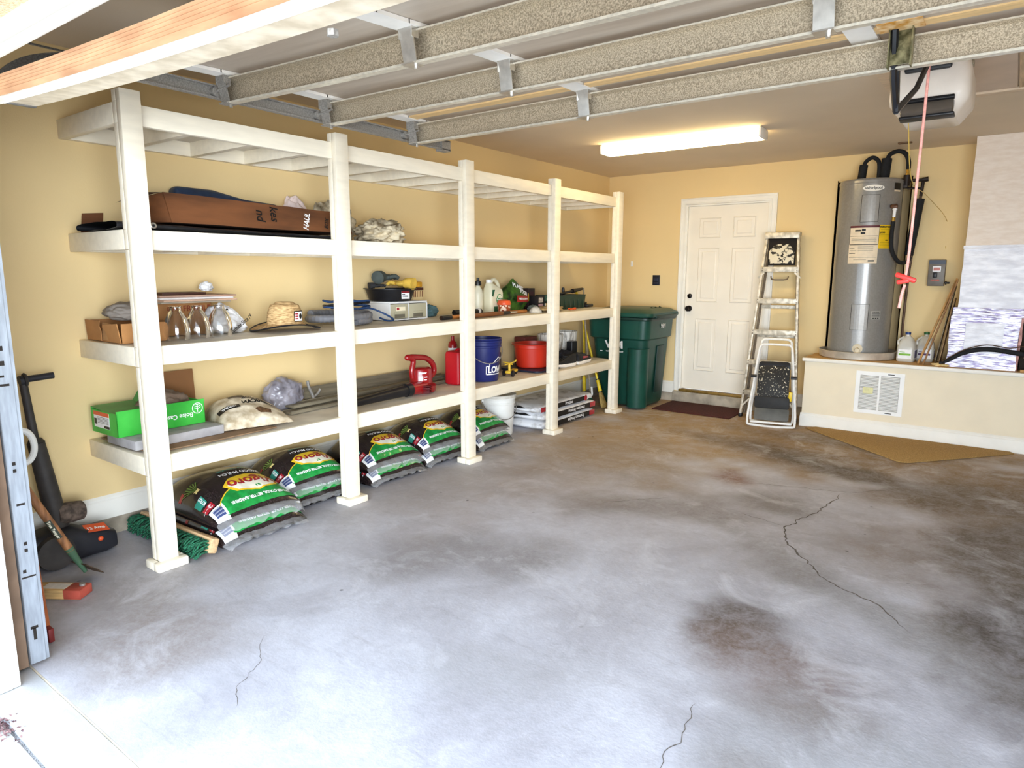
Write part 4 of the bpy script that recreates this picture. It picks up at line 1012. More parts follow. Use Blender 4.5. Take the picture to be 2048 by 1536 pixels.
# ================================================================ disconnect switch, light switch plate, etc.
m_box = mat('grey_box_enamel', '#6E675E', .45, .2, var=.1, vs=25)
dc = thing('disconnect_box', 'grey electrical disconnect box on the back wall right of the water heater', 'switch box', (3.247, YB, 1.41))
b = B().box((0, -.035, 0), (.125, .068, .225), None, .006); obj('enclosure', b, m_box, dc)
obj('top_strip', B().bx(-.06, .06, -.0715, -.069, .075, .108), mat('slate_strip', '#3d4350', .4), dc)
obj('warning_label', B().bx(-.03, .03, -.0715, -.069, .01, .055), m_wht, dc); obj('warning_stripe', B().bx(-.024, .024, -.0722, -.0715, .02, .045), mat('pink_print', '#C77C72', .5), dc)
obj('switch_lever', B().box((-.008, -.078, -.018), (.03, .02, .045), None, .004), m_blk, dc)
d = txt('DANGER', .016, .0008); d.map(lambda p: (p.x-.005, -.0712, p.y-.062)); obj('lettering', d, mat('red_lettering', '#D0604A', .5), dc, None)
obj('side_lever', B().cyl((.06, -.03, -.085), (.10, -.03, -.085), .008, n=10).cyl((.07, -.03, -.085), (.078, -.03, -.085), .016, n=10), m_blk, dc)
sw = thing('wall_control', 'small dark opener wall control on the back wall left of the door', 'wall switch', (.615, YB, 1.327))
obj('faceplate', B().bx(-.042, .042, -.012, -.001, -.055, .055, .003), mat('navy_plate', '#1c1f2b', .35), sw); obj('button', B().bx(-.025, .025, -.017, -.011, -.01, .02, .003), mat('navy_button', '#2d3142', .35), sw)
obj('button', B().bx(-.025, .025, -.015, -.011, -.042, -.025, .002), mat('navy_button', '#2d3142', .35), sw)
o = obj('wall_hook', B().bx(.30, .325, YB-.01, YB-.001, 1.475, 1.535, .003), m_wht); tag(o, 'small white plastic clip on the back wall above the planter tray', 'hook')

# ================================================================ air handler with foil duct board
m_board = mat('pale_duct_board', '#F0DFCE', .7, var=.02, vs=14, bump=.25, bs=60, stretch=(1, 1, 3.5), hx2='#F6E8DA')
m_sheet = mat('white_duct_board', '#DDDCE2', .45, .1, var=.06, vs=9, bump=.5, bs=35, stretch=(1, 1, 3), hx2='#F3F2F6')
m_foil = mat('crinkled_foil', '#A79ABF', .3, .3, var=.2, vs=26, bump=1., bs=34, stretch=(.5, 1, 3.0), hx2='#F2EFFA', lo=.40, hi=.56)
ah = thing('air_handler', 'tall air handler plenum of pale duct board and foil tape in the back corner', 'air handler', (3.65, 6.78, PZ))
def wob_box(x0, x1, y0, y1, z0, z1, amp, s):
    b = B().bx(x0, x1, y0, y1, z0, z1); bmesh.ops.subdivide_edges(b.b, edges=list(b.b.edges), cuts=14, use_grid_fill=True)
    return b.map(lambda p: V(p)+V((NZ.noise(V(p)*9+V((s, 0, 0)))*.5*amp, -abs(NZ.noise(V((p.x*7, p.y*7, p.z*26))+V((0, s, 0))))*amp, 0)) if p.y < y0+.05 or p.x < x0+.01 else p)
obj('upper_plenum', wob_box(-.20, .95, -.18, .17, .975, ZC-PZ-.002, .008, 1), m_board, ah, 50)
obj('middle_plenum', wob_box(-.205, .95, -.175, .17, .475, .972, .010, 4), m_sheet, ah, 50)
obj('tape_seam', wob_box(-.21, .95, -.192, -.17, .955, .985, .008, 6), m_sheet, ah, 50)
obj('foil_ledge', wob_box(-.235, .42, -.20, .165, .42, .49, .016, 7), m_foil, ah, 50)
obj('foil_duct', wob_box(-.245, .215, -.19, .165, .0, .42, .02, 9), m_foil, ah, 50)
obj('foil_duct_side', wob_box(.216, .235, -.185, .165, .0, .43, .02, 3), mat('red_brown_foil', '#8a5f55', .4, .4, var=.4, vs=25, bump=.8, bs=30), ah, 50)  # reddish-brown strip along the right edge of the duct
obj('duct_patch', wob_box(-.135, .12, -.215, -.195, .13, .37, .004, 11), m_sheet, ah, 50)
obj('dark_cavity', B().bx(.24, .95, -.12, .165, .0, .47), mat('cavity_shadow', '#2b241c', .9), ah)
# insulated refrigerant line
ln = thing('refrigerant_line', 'black foam-covered pipe arching across the foil duct to a metal coupling', 'pipe', (3.62, 6.54, PZ))
b = B().tube([(-.26, -.0, .03), (-.20, -.0, .055), (-.12, -.0, .115), (-.02, .0, .155), (.10, .0, .165), (.22, -.0, .15), (.30, -.0, .138)], .019, 12, 5, rf=lambda u: .55+.45*min(1, u*2.6)); obj('foam_cover', b, m_foam, ln)
obj('coupling', B().cyl((.295, 0, .138), (.40, 0, .13), .026, n=20).cyl((.295, 0, .138), (.315, 0, .137), .031, n=20), m_pan, ln)
obj('thin_wire', B().tube([(-.24, -.012, .045), (-.1, -.014, .15), (.05, -.012, .20), (.2, -.012, .185), (.32, -.01, .215)], .004, 6, 4), m_copper, ln)
o = obj('foam_scrap', B().ball((0, 0, .014), (.075, .045, .028), 3, .35, 3, 2, .001-.014).ball((.055, .0, .010), (.06, .03, .02), 3, .35, 3, 5, .001-.010), mat('yellow_foam', '#E2C68A', .8, var=.15, vs=40)); o.location = (3.345, 6.56, PZ)
tag(o, 'lump of yellowish spray foam on the platform edge by the black pipe', 'foam')
o = obj('wood_strip', B().bx(3.9, 4.3, 6.52, 6.56, PZ+.001, PZ+.02), m_tan); tag(o, 'strip of bare wood at the right end of the platform edge', 'board')
# ================================================================ things on the shelves
S1, S2, S3 = .541, 1.061, 1.589
m_card = mat('cardboard', '#A87444', .8, var=.12, vs=6, bump=.1, bs=40, hx2='#BC8650')
m_card2 = mat('brown_cardboard', '#5F391F', .75, var=.2, vs=5, hx2='#7C4C2A', stretch=(1, .4, 2))
m_cardd = mat('grey_cardboard', '#8B7A68', .85, var=.15, vs=7, bump=.2, bs=30)
m_tarp = mat('black_tarp', '#1c1c1f', .45, var=.3, vs=14, bump=.4, bs=20)
m_btarp = mat('navy_tarp', '#22344F', .5, var=.25, vs=10, bump=.4, bs=16)
m_canvas = mat('canvas_fold_shade', '#7D6A4C', .9, var=.35, vs=11, bump=.6, bs=30, hx2='#D9CBAE', lo=.36, hi=.58)  # dark mottling puts the shade of the folds into the colour
m_pink = mat('pale_pink_cloth', '#E8D3CC', .9, var=.12, vs=7, bump=.4, bs=30)
m_glass = mat('clear_glass', '#FFFFFF', .02, trans=1., var=0, ior=1.45)
m_red = mat('red_plastic', '#930E14', .3, var=.12, vs=8, coat=.4)
m_redg = mat('red_fuel_plastic', '#B81020', .4, var=.06, vs=8)
m_orng = mat('orange_plastic', '#E2572A', .4, var=.1, vs=10)
m_blue = mat('blue_bucket_plastic', '#1B2566', .4, var=.08, vs=8)
m_hand = mat('tool_handle_wood', '#A8682E', .5, var=.25, vs=10, stretch=(8, .6, 8))
m_gry = mat('grey_plastic', '#7C7D83', .5, var=.1, vs=14)
def solo(name, label, cat, b, m, loc, rz=0., group=None, ang=35):
    o = obj(name, b, m, None, ang); o.location = loc; o.rotation_euler.z = rz; return tag(o, label, cat, group)
def onface(b, x, y, z, s=1): return b.map(lambda p: (x, y+s*p.x, z+p.y))      # art on a +X face
def profY(poly, y0, y1):
    """outline in (x, z) extruded along Y"""
    b = B(); A = [b.b.verts.new((x, y0, z)) for x, z in poly]; D = [b.b.verts.new((x, y1, z)) for x, z in poly]; n = len(poly)
    b.b.faces.new(A); b.b.faces.new(D[::-1])
    for i in range(n): b.b.faces.new((A[i], D[i], D[(i+1) % n], A[(i+1) % n]))
    return b
# ---- third shelf
t = thing('tarp', 'folded black tarp with metal grommet under the long brown box, third shelf', 'tarp', (.35, 2.0, S3))
def tf(u, v):
    a = 2*PI*v; c, s = math.cos(a), math.sin(a); x = .215*math.copysign(abs(c)**.5, c); z = .021+.018*math.copysign(abs(s)**.6, s)
    y = -.60+1.30*u; return (x+.012*NZ.noise(V((y*4, v*2, 1))), y, max(.001, z+.006*NZ.noise(V((y*7, x*9, 3)))-.014*u*(1 if s > 0 else 0)))
b = B().grid(tf, 40, 28, cv=True); tb = obj('tarp_fold', b, m_tarp, t, 60)
b = B().lathe([(.006, 0), (.013, 0), (.0145, .002), (.012, .0035), (.007, .003), (.006, 0)], (.216, -.44, .024), 20, (1, 0, .2)); obj('grommet', b, m_steel, tb)
bb = thing('long_box', 'long brown cardboard box lying on the black tarp, third shelf', 'box', (.30, 2.17, S3+.047))
P = [(.215, .0), (.15, .145), (-.06, .135), (-.17, .02), (-.12, .0)]
b = profY(P, -.5, .62); bmesh.ops.subdivide_edges(b.b, edges=[e for e in b.b.edges if abs(e.verts[0].co.y-e.verts[1].co.y) > .5], cuts=10)
b.map(lambda p: (p.x+.03*p.y*-.6, p.y, p.z*(1-.13*smooth01(-.5, .62, p.y))+.004*NZ.noise(V(p)*6))); bd = obj('box_body', b, m_card2, bb, 25)
obj('end_flap', B().poly([(.215, -.50, .002), (.15, -.50, .143), (-.02, -.60, .10), (.03, -.62, .004)]), m_card2, bb, None)
obj('end_flap', B().poly([(-.06, -.50, .16), (.148, -.502, .145), (.02, -.60, .112), (-.10, -.61, .10)]), mat('brown_cardboard_inside', '#4A2C1A', .85, var=.15), bb, None)
u_ = V((-.065, 0, .145)).normalized(); o_ = V((.215, 0, 0))
def slope(d, y, h, ang): 
    c, s = math.cos(ang), math.sin(ang)
    return d.map(lambda p: o_+u_*(h+(p.x*s+p.y*c))+V((.0035, y+p.x*c-p.y*s, .001)) + V((-.018*(y+.0)*1.0, 0, 0)))
for s, sz, y, h, m, an in (('nd', .07, .0, .07, m_black, -1.75), ('kes', .07, .09, .085, m_black, -1.75), ('HAUL', .045, .30, .06, m_wht, 1.15), ('BOX', .035, .44, .055, m_black, 1.15)):
    obj('lettering', slope(txt(s, sz, .001), y, h, an), m, bd, None)
b = B().box((0, 0, .13), (.10, .66, .258), None, .035, 4); bmesh.ops.subdivide_edges(b.b, edges=list(b.b.edges), cuts=2, use_grid_fill=True)
b.map(lambda p: (p.x+.008*NZ.noise(V(p)*9), p.y, max(.001, p.z*1.06*(1-.20*smooth01(-.2, .34, p.y))+.012*NZ.noise(V((p.x*9, p.y*5, 2))))))
solo('folded_tarp', 'folded dark blue tarp lying behind the long brown box, third shelf', 'tarp', b, m_btarp, (.062, 2.24, S3), 0, None, 60)
def crumple(d, seed, jit=.5, js=5.): return B().ball((0, 0, d[2]*.42), d, 5, jit*.55, js, seed, -d[2]*.42+.002)
solo('drop_cloth', 'pale pinkish bundled cloth behind the right end of the long brown box', 'cloth', crumple((.12, .18, .31), 3, .3), m_pink, (.07, 2.69, S3), 0, None, 70)
solo('drop_cloth', 'mottled canvas drop cloth bundled on the third shelf left of the second post', 'cloth', crumple((.19, .30, .30), 8, .6, 6), m_canvas, (.11, 2.965, S3), 0, None, 70)
solo('drop_cloth', 'mottled canvas drop cloth crumpled on the third shelf right of the second post', 'cloth', crumple((.30, .32, .17), 14, .65, 7), m_canvas, (.36, 3.15, S3), 0, None, 70)
solo('cardboard_scrap', 'small piece of brown cardboard behind the front post on the third shelf', 'cardboard', B().prism([(0, 0), (.10, .02), (.12, .11), (.02, .10)], .004, M3((0, 0, .0), (0, 1, 0), (-.2, 0, 1))), m_card2, (.03, 1.46, S3+.002))

# ---- second shelf
t = thing('cardboard_box', 'low torn cardboard box behind the front post on the second shelf', 'box', (.225, 1.555, S2))
b = B(); b.bx(-.185, .185, -.11, .11, .001, .005); b.bx(-.185, -.181, -.11, .11, .005, .10); b.bx(.181, .185, -.11, .11, .005, .095); b.bx(-.185, .185, .106, .11, .005, .10); obj('box_body', b, m_card, t)
obj('front_flap', B().prism([(-.185, .0), (-.03, .0), (-.02, .05), (-.035, .075), (-.02, .10), (-.185, .10)], .004, M3((0, -.112, .003), (1, 0, 0), (0, -.06, 1))), m_card, t)
obj('front_flap', B().prism([(.06, .0), (.185, .0), (.185, .095), (.03, .085), (.02, .07), (.05, .05)], .004, M3((0, -.114, .003), (1, 0, 0), (0, -.14, 1))), m_card, t)
obj('inner_flap', B().prism([(-.05, .0), (.06, .0), (.05, .085), (-.04, .09)], .004, M3((0, -.100, .003), (1, 0, 0), (0, .05, 1))), mat('light_cardboard', '#C99A66', .8, var=.1), t)
solo('packing_paper', 'crumpled grey packing paper heaped on the low torn cardboard box', 'paper', crumple((.28, .2, .10), 21, .3), mat('grey_paper', '#8E857C', .9, var=.15, vs=8, bump=.3), (.24, 1.56, S2+.101), 0, None, 60)
t = thing('fragile_box', 'brown cardboard box printed FRAGILE under the stacked panels, second shelf', 'box', (.105, 1.89, S2))
bd = obj('box_body', B().bx(-.095, .095, -.17, .13, .001, .175, .003), m_card, t)
d = txt('FRAGILE', .042, .0012); onface(d, .0965, .045, .145); d2 = txt('GLASS', .03, .0008); onface(d2, .0965, -.08, .145); d.join(d2); obj('lettering', d, mat('rust_print', '#8A3A22', .6), bd, None)
pn = [('#4A2A20', .16, .235, -.05, .012), ('#B08C78', .27, .42, .0, .010), ('#D8D0CC', .26, .41, -.01, .011), ('#C9A58C', .27, .42, .005, .009), ('#A79A88', .25, .40, -.02, .009)]
lab = ['small dark brown panel on top of the stacked panels, second shelf', 'pinkish-tan panel, second from the top of the stacked panels', 'pale grey panel, in the middle of the stacked panels', 'tan panel, second from the bottom of the stacked panels', 'grey-brown panel lying on the box printed FRAGILE']
z = S2+.1765
for i in range(4, -1, -1):
    hx, w, l, dy, th = pn[i]
    solo('thin_panel', lab[i], 'panel', B().box((0, 0, th/2), (w, l, th), (0, 0, .03*i-.05), .002), mat('panel_%s' % hx[1:], hx, .6, var=.1, vs=6), (.155, 1.91+dy, z+.0005), 0, 'thin panels stacked on the second shelf'); z += th+.001
solo('paper_wad', 'small crumpled white wad on top of the stacked panels', 'paper', crumple((.06, .075, .06), 31, .3), m_paper, (.13, 2.035, z), 0, None, 60)
gp = [(.030, .168), (.026, .163), (.026, .150), (.030, .142), (.042, .125), (.052, .10), (.059, .07), (.0615, .045), (.060, .02), (.056, .002)]
gl = [(r-.0025, h) for r, h in gp[::-1]]
gnm = ['nearest the front post', 'in the middle of the three', 'in front of the white plastic bag']
g0 = None
for i, (x, y) in enumerate(((.42, 1.704), (.395, 1.828), (.39, 1.955))):
    l = 'clear glass bell lamp shade on the second shelf, '+gnm[i]
    if g0 is None: g0 = solo('glass_lamp_shade', l, 'lamp shade', B().lathe(gp+gl, n=36), m_glass, (x, y, S2), 0, 'glass lamp shades on the second shelf')
    else:
        o = g0.copy(); COL.objects.link(o); o.location = (x, y, S2); o['label'] = l
t = thing('plastic_bag', 'white printed plastic bag slumped beside the glass lamp shades', 'bag', (.235, 2.08, S2))
b = crumple((.17, .24, .19), 41, .28); b.map(lambda p: (p.x, p.y, max(.001, p.z*(1-.75*smooth01(-.05, .17, p.y))))); bd = obj('bag_body', b, m_paper, t, 60)
for s, sz, y, z_, an in (('Tradition Since 19', .030, .035, .050, .55), ('S', .07, -.03, .11, .3)):
    d = txt(s, sz, .0006, .8, 1., .25); c, sn = math.cos(an), math.sin(an)
    d.cut(.02); d.map(lambda p: (.098-.35*max(0, z_+p.x*sn+p.y*c-.03), y+p.x*c-p.y*sn, z_+p.x*sn+p.y*c)); obj('lettering', d, m_black, bd, None)
# straw hat
m_strw = mat('straw', '#C69A62', .85, var=.35, vs=35, bump=.9, bs=60, stretch=(1, 1, 4), hx2='#E3C08A')
t = thing('straw_hat', 'woven straw hat with dark brim edge and patch on the second shelf', 'hat', (.345, 2.39, S2+.027))
def hat(u, v):
    a = 2*PI*v; P_ = [(.001, .142), (.05, .140), (.085, .122), (.101, .085), (.106, .04), (.108, .012), (.125, .004), (.16, .002), (.195, .0), (.205, .004)]
    f = u*(len(P_)-1); i = min(int(f), len(P_)-2); k = f-i; r = P_[i][0]*(1-k)+P_[i+1][0]*k; z = P_[i][1]*(1-k)+P_[i+1][1]*k
    e = smooth01(.11, .2, r); return (r*math.cos(a)*.88, r*math.sin(a), z+e*(.018*math.cos(2*a+.6)-.006)+.0016*math.sin(z*320)*(1-e))
b = B().grid(hat, 60, 60, cv=True); obj('straw_body', b, m_strw, t, 70)
P = [hat(1, k/40) for k in range(40)]; obj('brim_edge', B().tube([(x, y, z) for x, y, z in P], .005, 6, 1, True, False), m_blk, t)
pt = cylmap(rect(.062, .058).cut(.01), .109, 1.75, .06); pc = obj('patch', pt, m_wht, t, None)
b = B()
for q in (rect(.066, .005, 0, .029), rect(.066, .005, 0, -.029), rect(.005, .058, .031, 0), rect(.005, .058, -.031, 0)): b.join(q)
obj('patch_border', cylmap(b.cut(.01), .1095, 1.75, .06), m_black, pc, None)
b = B()
for y in (.014, .0, -.014): b.join(rect(.022, .008, -.015, y))
obj('patch_print', cylmap(b.cut(.01), .1097, 1.75, .06), m_redp, pc, None); obj('patch_emblem', cylmap(B().poly([(.014+.012*math.cos(k*PI/6), .016*math.sin(k*PI/6)) for k in range(12)]).cut(.01), .1097, 1.75, .06), m_black, pc, None)
obj('chin_cord', B().tube([(.175, .06, .004), (.185, .075, -.006), (.19, .10, -.008)], .004, 6, 3), m_blk, t)
# corrugated hose and cords
t = thing('corrugated_hose', 'grey corrugated hose coiled on the second shelf behind the second post', 'hose', (.25, 2.87, S2))
pts = [(.17*math.cos(a)*.95, .21*math.sin(a), .026+.030*a/6.28) for a in [k*.35 for k in range(30)]]
obj('hose_coil', B().tube(pts, .0235, 12, 10, rf=lambda u: 1+.07*math.sin(u*1400)), m_gry, t, 60)
t = thing('extension_cord', 'blue and black extension cord looped on top of the grey hose', 'cord', (.27, 2.92, S2+.085))
m_bcord = mat('blue_cord', '#20406E', .5, var=.1); R5 = random.Random(5)
for k, m in ((0, m_bcord), (1, m_blk), (2, m_bcord)):
    pts = []
    for i in range(22):
        a = i*.62+k; r = .10+.03*math.sin(a*1.7+k); pts.append((r*math.cos(a)*.85, r*1.35*math.sin(a), .012+.018*k+.02*abs(math.sin(a*.5+k))+R5.uniform(0, .012)))
    if k == 0: pts += [(.06, .16, .015), (.12, .24, -.03), (.11, .31, -.066), (.06, .30, -.074), (.07, .22, -.05)]
    obj('cord_loop', B().tube(pts, .0065, 7, 4), m, t, 60)
# two-drawer unit
m_cw = mat('white_storage_plastic', '#E3E3E2', .4, var=.04, vs=6)
m_cl = mat('clear_drawer_plastic', '#C9C2A6', .2, var=.05, alpha=.75)
t = thing('drawer_unit', 'white plastic storage unit with two clear drawers on the second shelf', 'storage drawers', (.145, 3.475, S2))
b = B(); b.bx(-.14, .14, -.19, .19, .122, .136, .005); b.bx(-.14, .14, -.19, -.184, .004, .122); b.bx(-.14, .14, .184, .19, .004, .122); b.bx(-.14, .14, -.184, .184, .004, .012); b.bx(-.14, -.134, -.184, .184, .012, .122); b.bx(-.1, .138, -.003, .003, .012, .122)
for y in (-.17, -.02, .15): b.bx(.10, .13, y, y+.03, .001, .006)
obj('case', b, m_cw, t)
for s in (-1, 1):
    y = s*.093; b = B(); b.bx(.132, .138, y-.087, y+.087, .016, .118, .002); b.bx(-.12, .13, y-.085, y+.085, .016, .02); b.bx(-.12, .13, y-.085, y-.082, .02, .10); b.bx(-.12, .13, y+.082, y+.085, .02, .10)
    dr = obj('drawer', b, m_cl, t); obj('drawer_pull', B().bx(.134, .146, y-.05, y+.05, .048, .062, .003), m_cl, dr); obj('pull_recess', B().bx(.1385, .1395, y-.05, y+.05, .02, .046), mat('recess_shadow', '#6b6657', .6), dr)
    if s < 0:
        l = obj('price_sticker', B().bx(.1385, .1400, y-.035, y+.055, .07, .098), mat('sticker_cream', '#F1E6C8', .5), dr); obj('sticker_print', B().bx(.1402, .1406, y-.03, y-.005, .076, .094), m_redp, l)
# oil pan with gloves
t = thing('drain_basin', 'black round plastic basin on top of the white drawer unit', 'basin', (.15, 3.42, S2+.138))
obj('basin', B().lathe([(0, .002), (.145, .002), (.152, .01), (.178, .082), (.192, .085), (.192, .09), (.176, .09), (.148, .012), (0, .008)], n=48), m_blk, t)
l = obj('label', cylmap(rect(.075, .055).cut(.012), .174, 1.50, .045), m_wht, t, None); obj('label_print', cylmap(rect(.075, .016, 0, .022).cut(.012), .1745, 1.50, .045), mat('maroon_label', '#7A1A22', .5), l, None)
b = rect(.025, .007, -.02, .004)
for y in (-.006, -.013): b.join(rect(.05, .003, -.005, y))
obj('label_print', cylmap(b.cut(.012), .1745, 1.50, .045), m_black, l, None)
m_glv = mat('yellow_glove', '#E0B64A', .8, var=.15, vs=14, bump=.3)
def glove(name, label, m, loc, rz, sc=1.):
    b = B().ball((0, 0, .022), (.085, .10, .04), 3, .15, 4, loc[1], None)
    for i, (x, l) in enumerate(((-.032, .06), (-.011, .072), (.011, .07), (.032, .055))): b.tube([(x, .03, .022), (x*1.25, .03+l*.6, .03), (x*1.4, .03+l, .016)], .0125, 8, 3)
    b.tube([(.035, -.01, .022), (.06, .02, .03), (.068, .045, .018)], .0125, 8, 3); b.tube([(0, -.03, .022), (0, -.06, .026), (.004, -.10, .02)], .037, 10, 3, rf=lambda u: .9+.25*u)
    b.map(lambda p: V(p)*sc+V((0, 0, 0))); return solo(name, label, 'glove', b, m, loc, rz, None, 60)
zb = S2+.138+.055
glove('work_glove', 'yellow work glove hanging over the front of the black basin', m_glv, (.23, 3.46, zb+.046), 1.7, 1.05)
glove('work_glove', 'dark grey work glove in the back of the black basin', mat('grey_glove', '#4A524F', .8, var=.2, vs=14, bump=.3), (.09, 3.43, zb+.088), .3, 1.15)
glove('work_glove', 'black-cuffed glove at the left side of the black basin', mat('dark_glove', '#2A2A2C', .8, var=.2, vs=14, bump=.3), (.14, 3.305, zb+.041), -.4, .6)
t = thing('striped_carton', 'small carton with brown and cream stripes right of the black basin', 'carton', (.07, 3.728, S2))
bd = obj('carton_body', B().bx(-.06, .06, -.055, .055, .001, .225, .002), mat('cream_carton', '#E9CF98', .6), t)
b = B()
for i in range(6): b.bx(.0602, .0608, -.05+.018*i, -.042+.018*i, .155, .205)
obj('carton_stripe', b, mat('brown_stripe', '#7A4020', .6), bd); obj('carton_lid', B().bx(-.062, .062, -.057, .057, .207, .227, .002), mat('brown_lid', '#4A241A', .6), t)
solo('sponge', 'orange-yellow sponge on top of the striped carton', 'sponge', B().box((0, 0, .022), (.10, .10, .042), None, .008), mat('yellow_sponge', '#E5A52C', .8, var=.15, vs=30, bump=.5), (.07, 3.738, S2+.229))
solo('teal_rag', 'bunched grey-teal rag on the second shelf right of the drawer unit', 'rag', crumple((.11, .15, .10), 51, .4), mat('teal_rag', '#4D6B70', .9, var=.3, vs=14, bump=.4), (.12, 3.86, S2), 0, None, 70)
# long tools lying along the shelf
def shaft(name, label, cat, a, c, r, m, extras=()):
    t = thing(name, label, cat, a); d = V(c)-V(a); obj('handle', B().cyl((0, 0, 0), d, r, r*.95, 14), m, t)
    for nm, u0, u1, r0, r1, mm in extras: obj(nm, B().cyl(d*u0, d*u1, r0, r1, 14), mm, t)
    return t
shaft('garden_tool', 'long wooden tool handle lying along the front of the second shelf', 'garden tool', (.50, 3.58, S2+.017), (.44, 4.72, S2+.017), .0155, m_hand, (('grip', -.0, .10, .0165, .0165, m_blk),))
shaft('garden_tool', 'shorter brown handle with black ferrule and steel tip past the middle post', 'garden tool', (.545, 3.80, S2+.020), (.505, 4.30, S2+.020), .018, mat('brown_handle', '#7A4722', .45, var=.2, vs=10), (('ferrule', 1.0, 1.22, .017, .012, m_blk), ('tip', 1.22, 1.45, .010, .006, m_steel)))
shaft('garden_tool', 'black tubular pole lying at the back of the second shelf', 'garden tool', (.27, 3.98, S2+.028), (.30, 4.28, S2+.028), .023, m_blk, (('end_cap', .86, .93, .026, .026, m_wht),))
# bottles, jug, bag, boxes
m_ivory = mat('ivory_plastic', '#ECE6CC', .35, var=.05, vs=8)
t = thing('spray_bottle', 'tall white squeeze bottle with black cap beside the middle post', 'bottle', (.20, 4.365, S2))
obj('bottle_body', B().lathe([(0, .001), (.04, .001), (.042, .01), (.042, .17), (.036, .20), (.02, .225), (.016, .235), (0, .235)], n=24), m_ivory, t); obj('collar', B().cyl((0, 0, .235), (0, 0, .252), .028, n=20), m_blk, t); obj('nozzle', B().lathe([(.026, .252), (.024, .27), (.012, .278), (.012, .30), (0, .302)], n=18), m_blk, t)
m_jugp = mat('weed_jug_plastic', '#E9E2C4', .35, var=.05, vs=8)
t = thing('weed_killer_jug', 'cream plastic weed killer jug with moulded handle on the second shelf', 'jug', (.24, 4.515, S2))
b = loft([zr(rr(.05, .085, .03), .001), zr(rr(.055, .09, .03), .012), zr(rr(.055, .09, .03), .17), zr(rr(.05, .085, .03), .20), zr(rr(.04, .045, .03, 6, 0, -.035), .235), zr(rr(.022, .022, .02, 6, 0, -.055), .262)])
bd = obj('jug_body', b, m_jugp, t, 40); obj('handle', B().tube([(0, -.04, .245), (0, .0, .282), (0, .05, .265), (0, .078, .215), (0, .075, .18)], .016, 10, 4), m_jugp, t)
obj('cap', B().cyl((0, -.055, .26), (0, -.055, .285), .024, n=18), m_wht, t)
d = B(); d.poly([(.04*math.cos(k*PI/12), .05*math.sin(k*PI/12)+.115) for k in range(24)]); onface(d, .0556, .02, 0); obj('round_logo', d, m_grn, bd, None)
d = B(); d.poly([(.035*math.cos(k*PI/12), .043*math.sin(k*PI/12)+.115) for k in range(24)]); onface(d, .0561, .024, 0); obj('round_logo', d, m_ivory, bd, None)
d = rect(.088, .022, .0, .118); onface(d, .0565, .02, 0); obj('logo_band', d, m_grn, bd, None); d = txt('Roundup', .021, .0006); onface(d, .057, .02, .118); obj('lettering', d, m_wht, bd, None)
d = rect(.13, .05, 0, .035); onface(d, .0556, .01, 0); obj('label_panel', d, mat('dark_green_label', '#2f5a38', .5, var=.4, vs=60), bd, None)
d = B().poly([(-.075, .20), (-.04, .20), (-.065, .14), (-.08, .15)]); onface(d, .0556, 0, 0); obj('leaf_print', d, mat('dark_green_print', '#1d5a3a', .5), bd, None)
t = thing('orange_tub', 'small orange-lidded tub in front of the green soil bag', 'tub', (.36, 4.515, S2))
obj('tub_body', B().lathe([(0, .001), (.05, .001), (.052, .01), (.055, .08), (0, .08)], n=28), mat('orange_label', '#C65A2A', .5, var=.4, vs=45, hx2='#F3D9C0', lo=.5, hi=.56), t); obj('lid', B().lathe([(.058, .076), (.06, .085), (.05, .11), (.03, .118), (0, .12)], n=28), m_orng, t)
m_gbag = mat('green_soil_bag', '#1F3A1C', .35, var=.5, vs=14, hx2='#4E7A2A', coat=.3, bump=.4, bs=22)
t = thing('plant_food_bag', 'dark green plant food bag with red banner standing on the second shelf', 'bag', (.19, 4.86, S2)); t.scale = (1, 1, 1.12)
b = B().ball((0, 0, .11), (.16, .37, .30), 4, .14, 4, 61, -.109); b.map(lambda p: (p.x*(1-.55*smooth01(.12, .26, p.z)), p.y*(1-.75*smooth01(.13, .27, p.z))*1.05, p.z)); bd = obj('bag_body', b, m_gbag, t, 60)
def bagface(d, y0, z0, an=0., lift=0.):
    c, s = math.cos(an), math.sin(an); d.cut(.02)
    def f(p):
        y, z = y0+p.x*c-p.y*s, z0+p.x*s+p.y*c; k = max(0, 1-(y/.2)**2-((z-.10)/.19)**2); return (.098*k**.5+.006+lift-.02*smooth01(.12, .25, z), y, z)
    return d.map(f)
rb = obj('banner', bagface(rect(.19, .05), .03, .10, -.03, .004), mat('banner_red', '#A3261E', .5), bd, None); obj('lettering', bagface(txt('FEEDS & GROWS', .019, .0008), .03, .10, -.03, .007), m_wht, rb, None)
obj('lettering', bagface(txt('PLANT', .042, .002), -.02, .195, -.32, .006), m_wht, bd, None); obj('lettering', bagface(txt('FOOD', .04, .002), .04, .150, -.28, .006), m_wht, bd, None); obj('corner_badge', bagface(B().poly([(.03*math.cos(k*PI/8), .035*math.sin(k*PI/8)) for k in range(16)]), .145, .11, 0, .008), m_yel, bd, None)
def carton(name, label, loc, d, hx, bands, group='small cartons on the second shelf'):
    t = thing(name, label, 'carton', loc, 0, group); w, l, h = d
    bd = obj('carton_body', B().bx(-w/2, w/2, -l/2, l/2, .001, h, .002), mat('carton_'+hx[1:], hx, .5, var=.15, vs=20), t)
    for (y, z, bw, bh, m) in bands: d_ = rect(bw, bh, 0, 0); onface(d_, w/2+.0008, y, z); obj('label_panel', d_, m, bd, None)
    return t
carton('carton', 'small black carton with pink label, left of the pair past the plant food bag', (.27, 5.125, S2), (.10, .10, .135), '#1a1517', ((0, .095, .07, .045, mat('pale_print', '#CFC4B8', .5, var=.4, vs=70)), (0, .05, .08, .022, mat('pink_panel', '#C9A0A8', .5))))
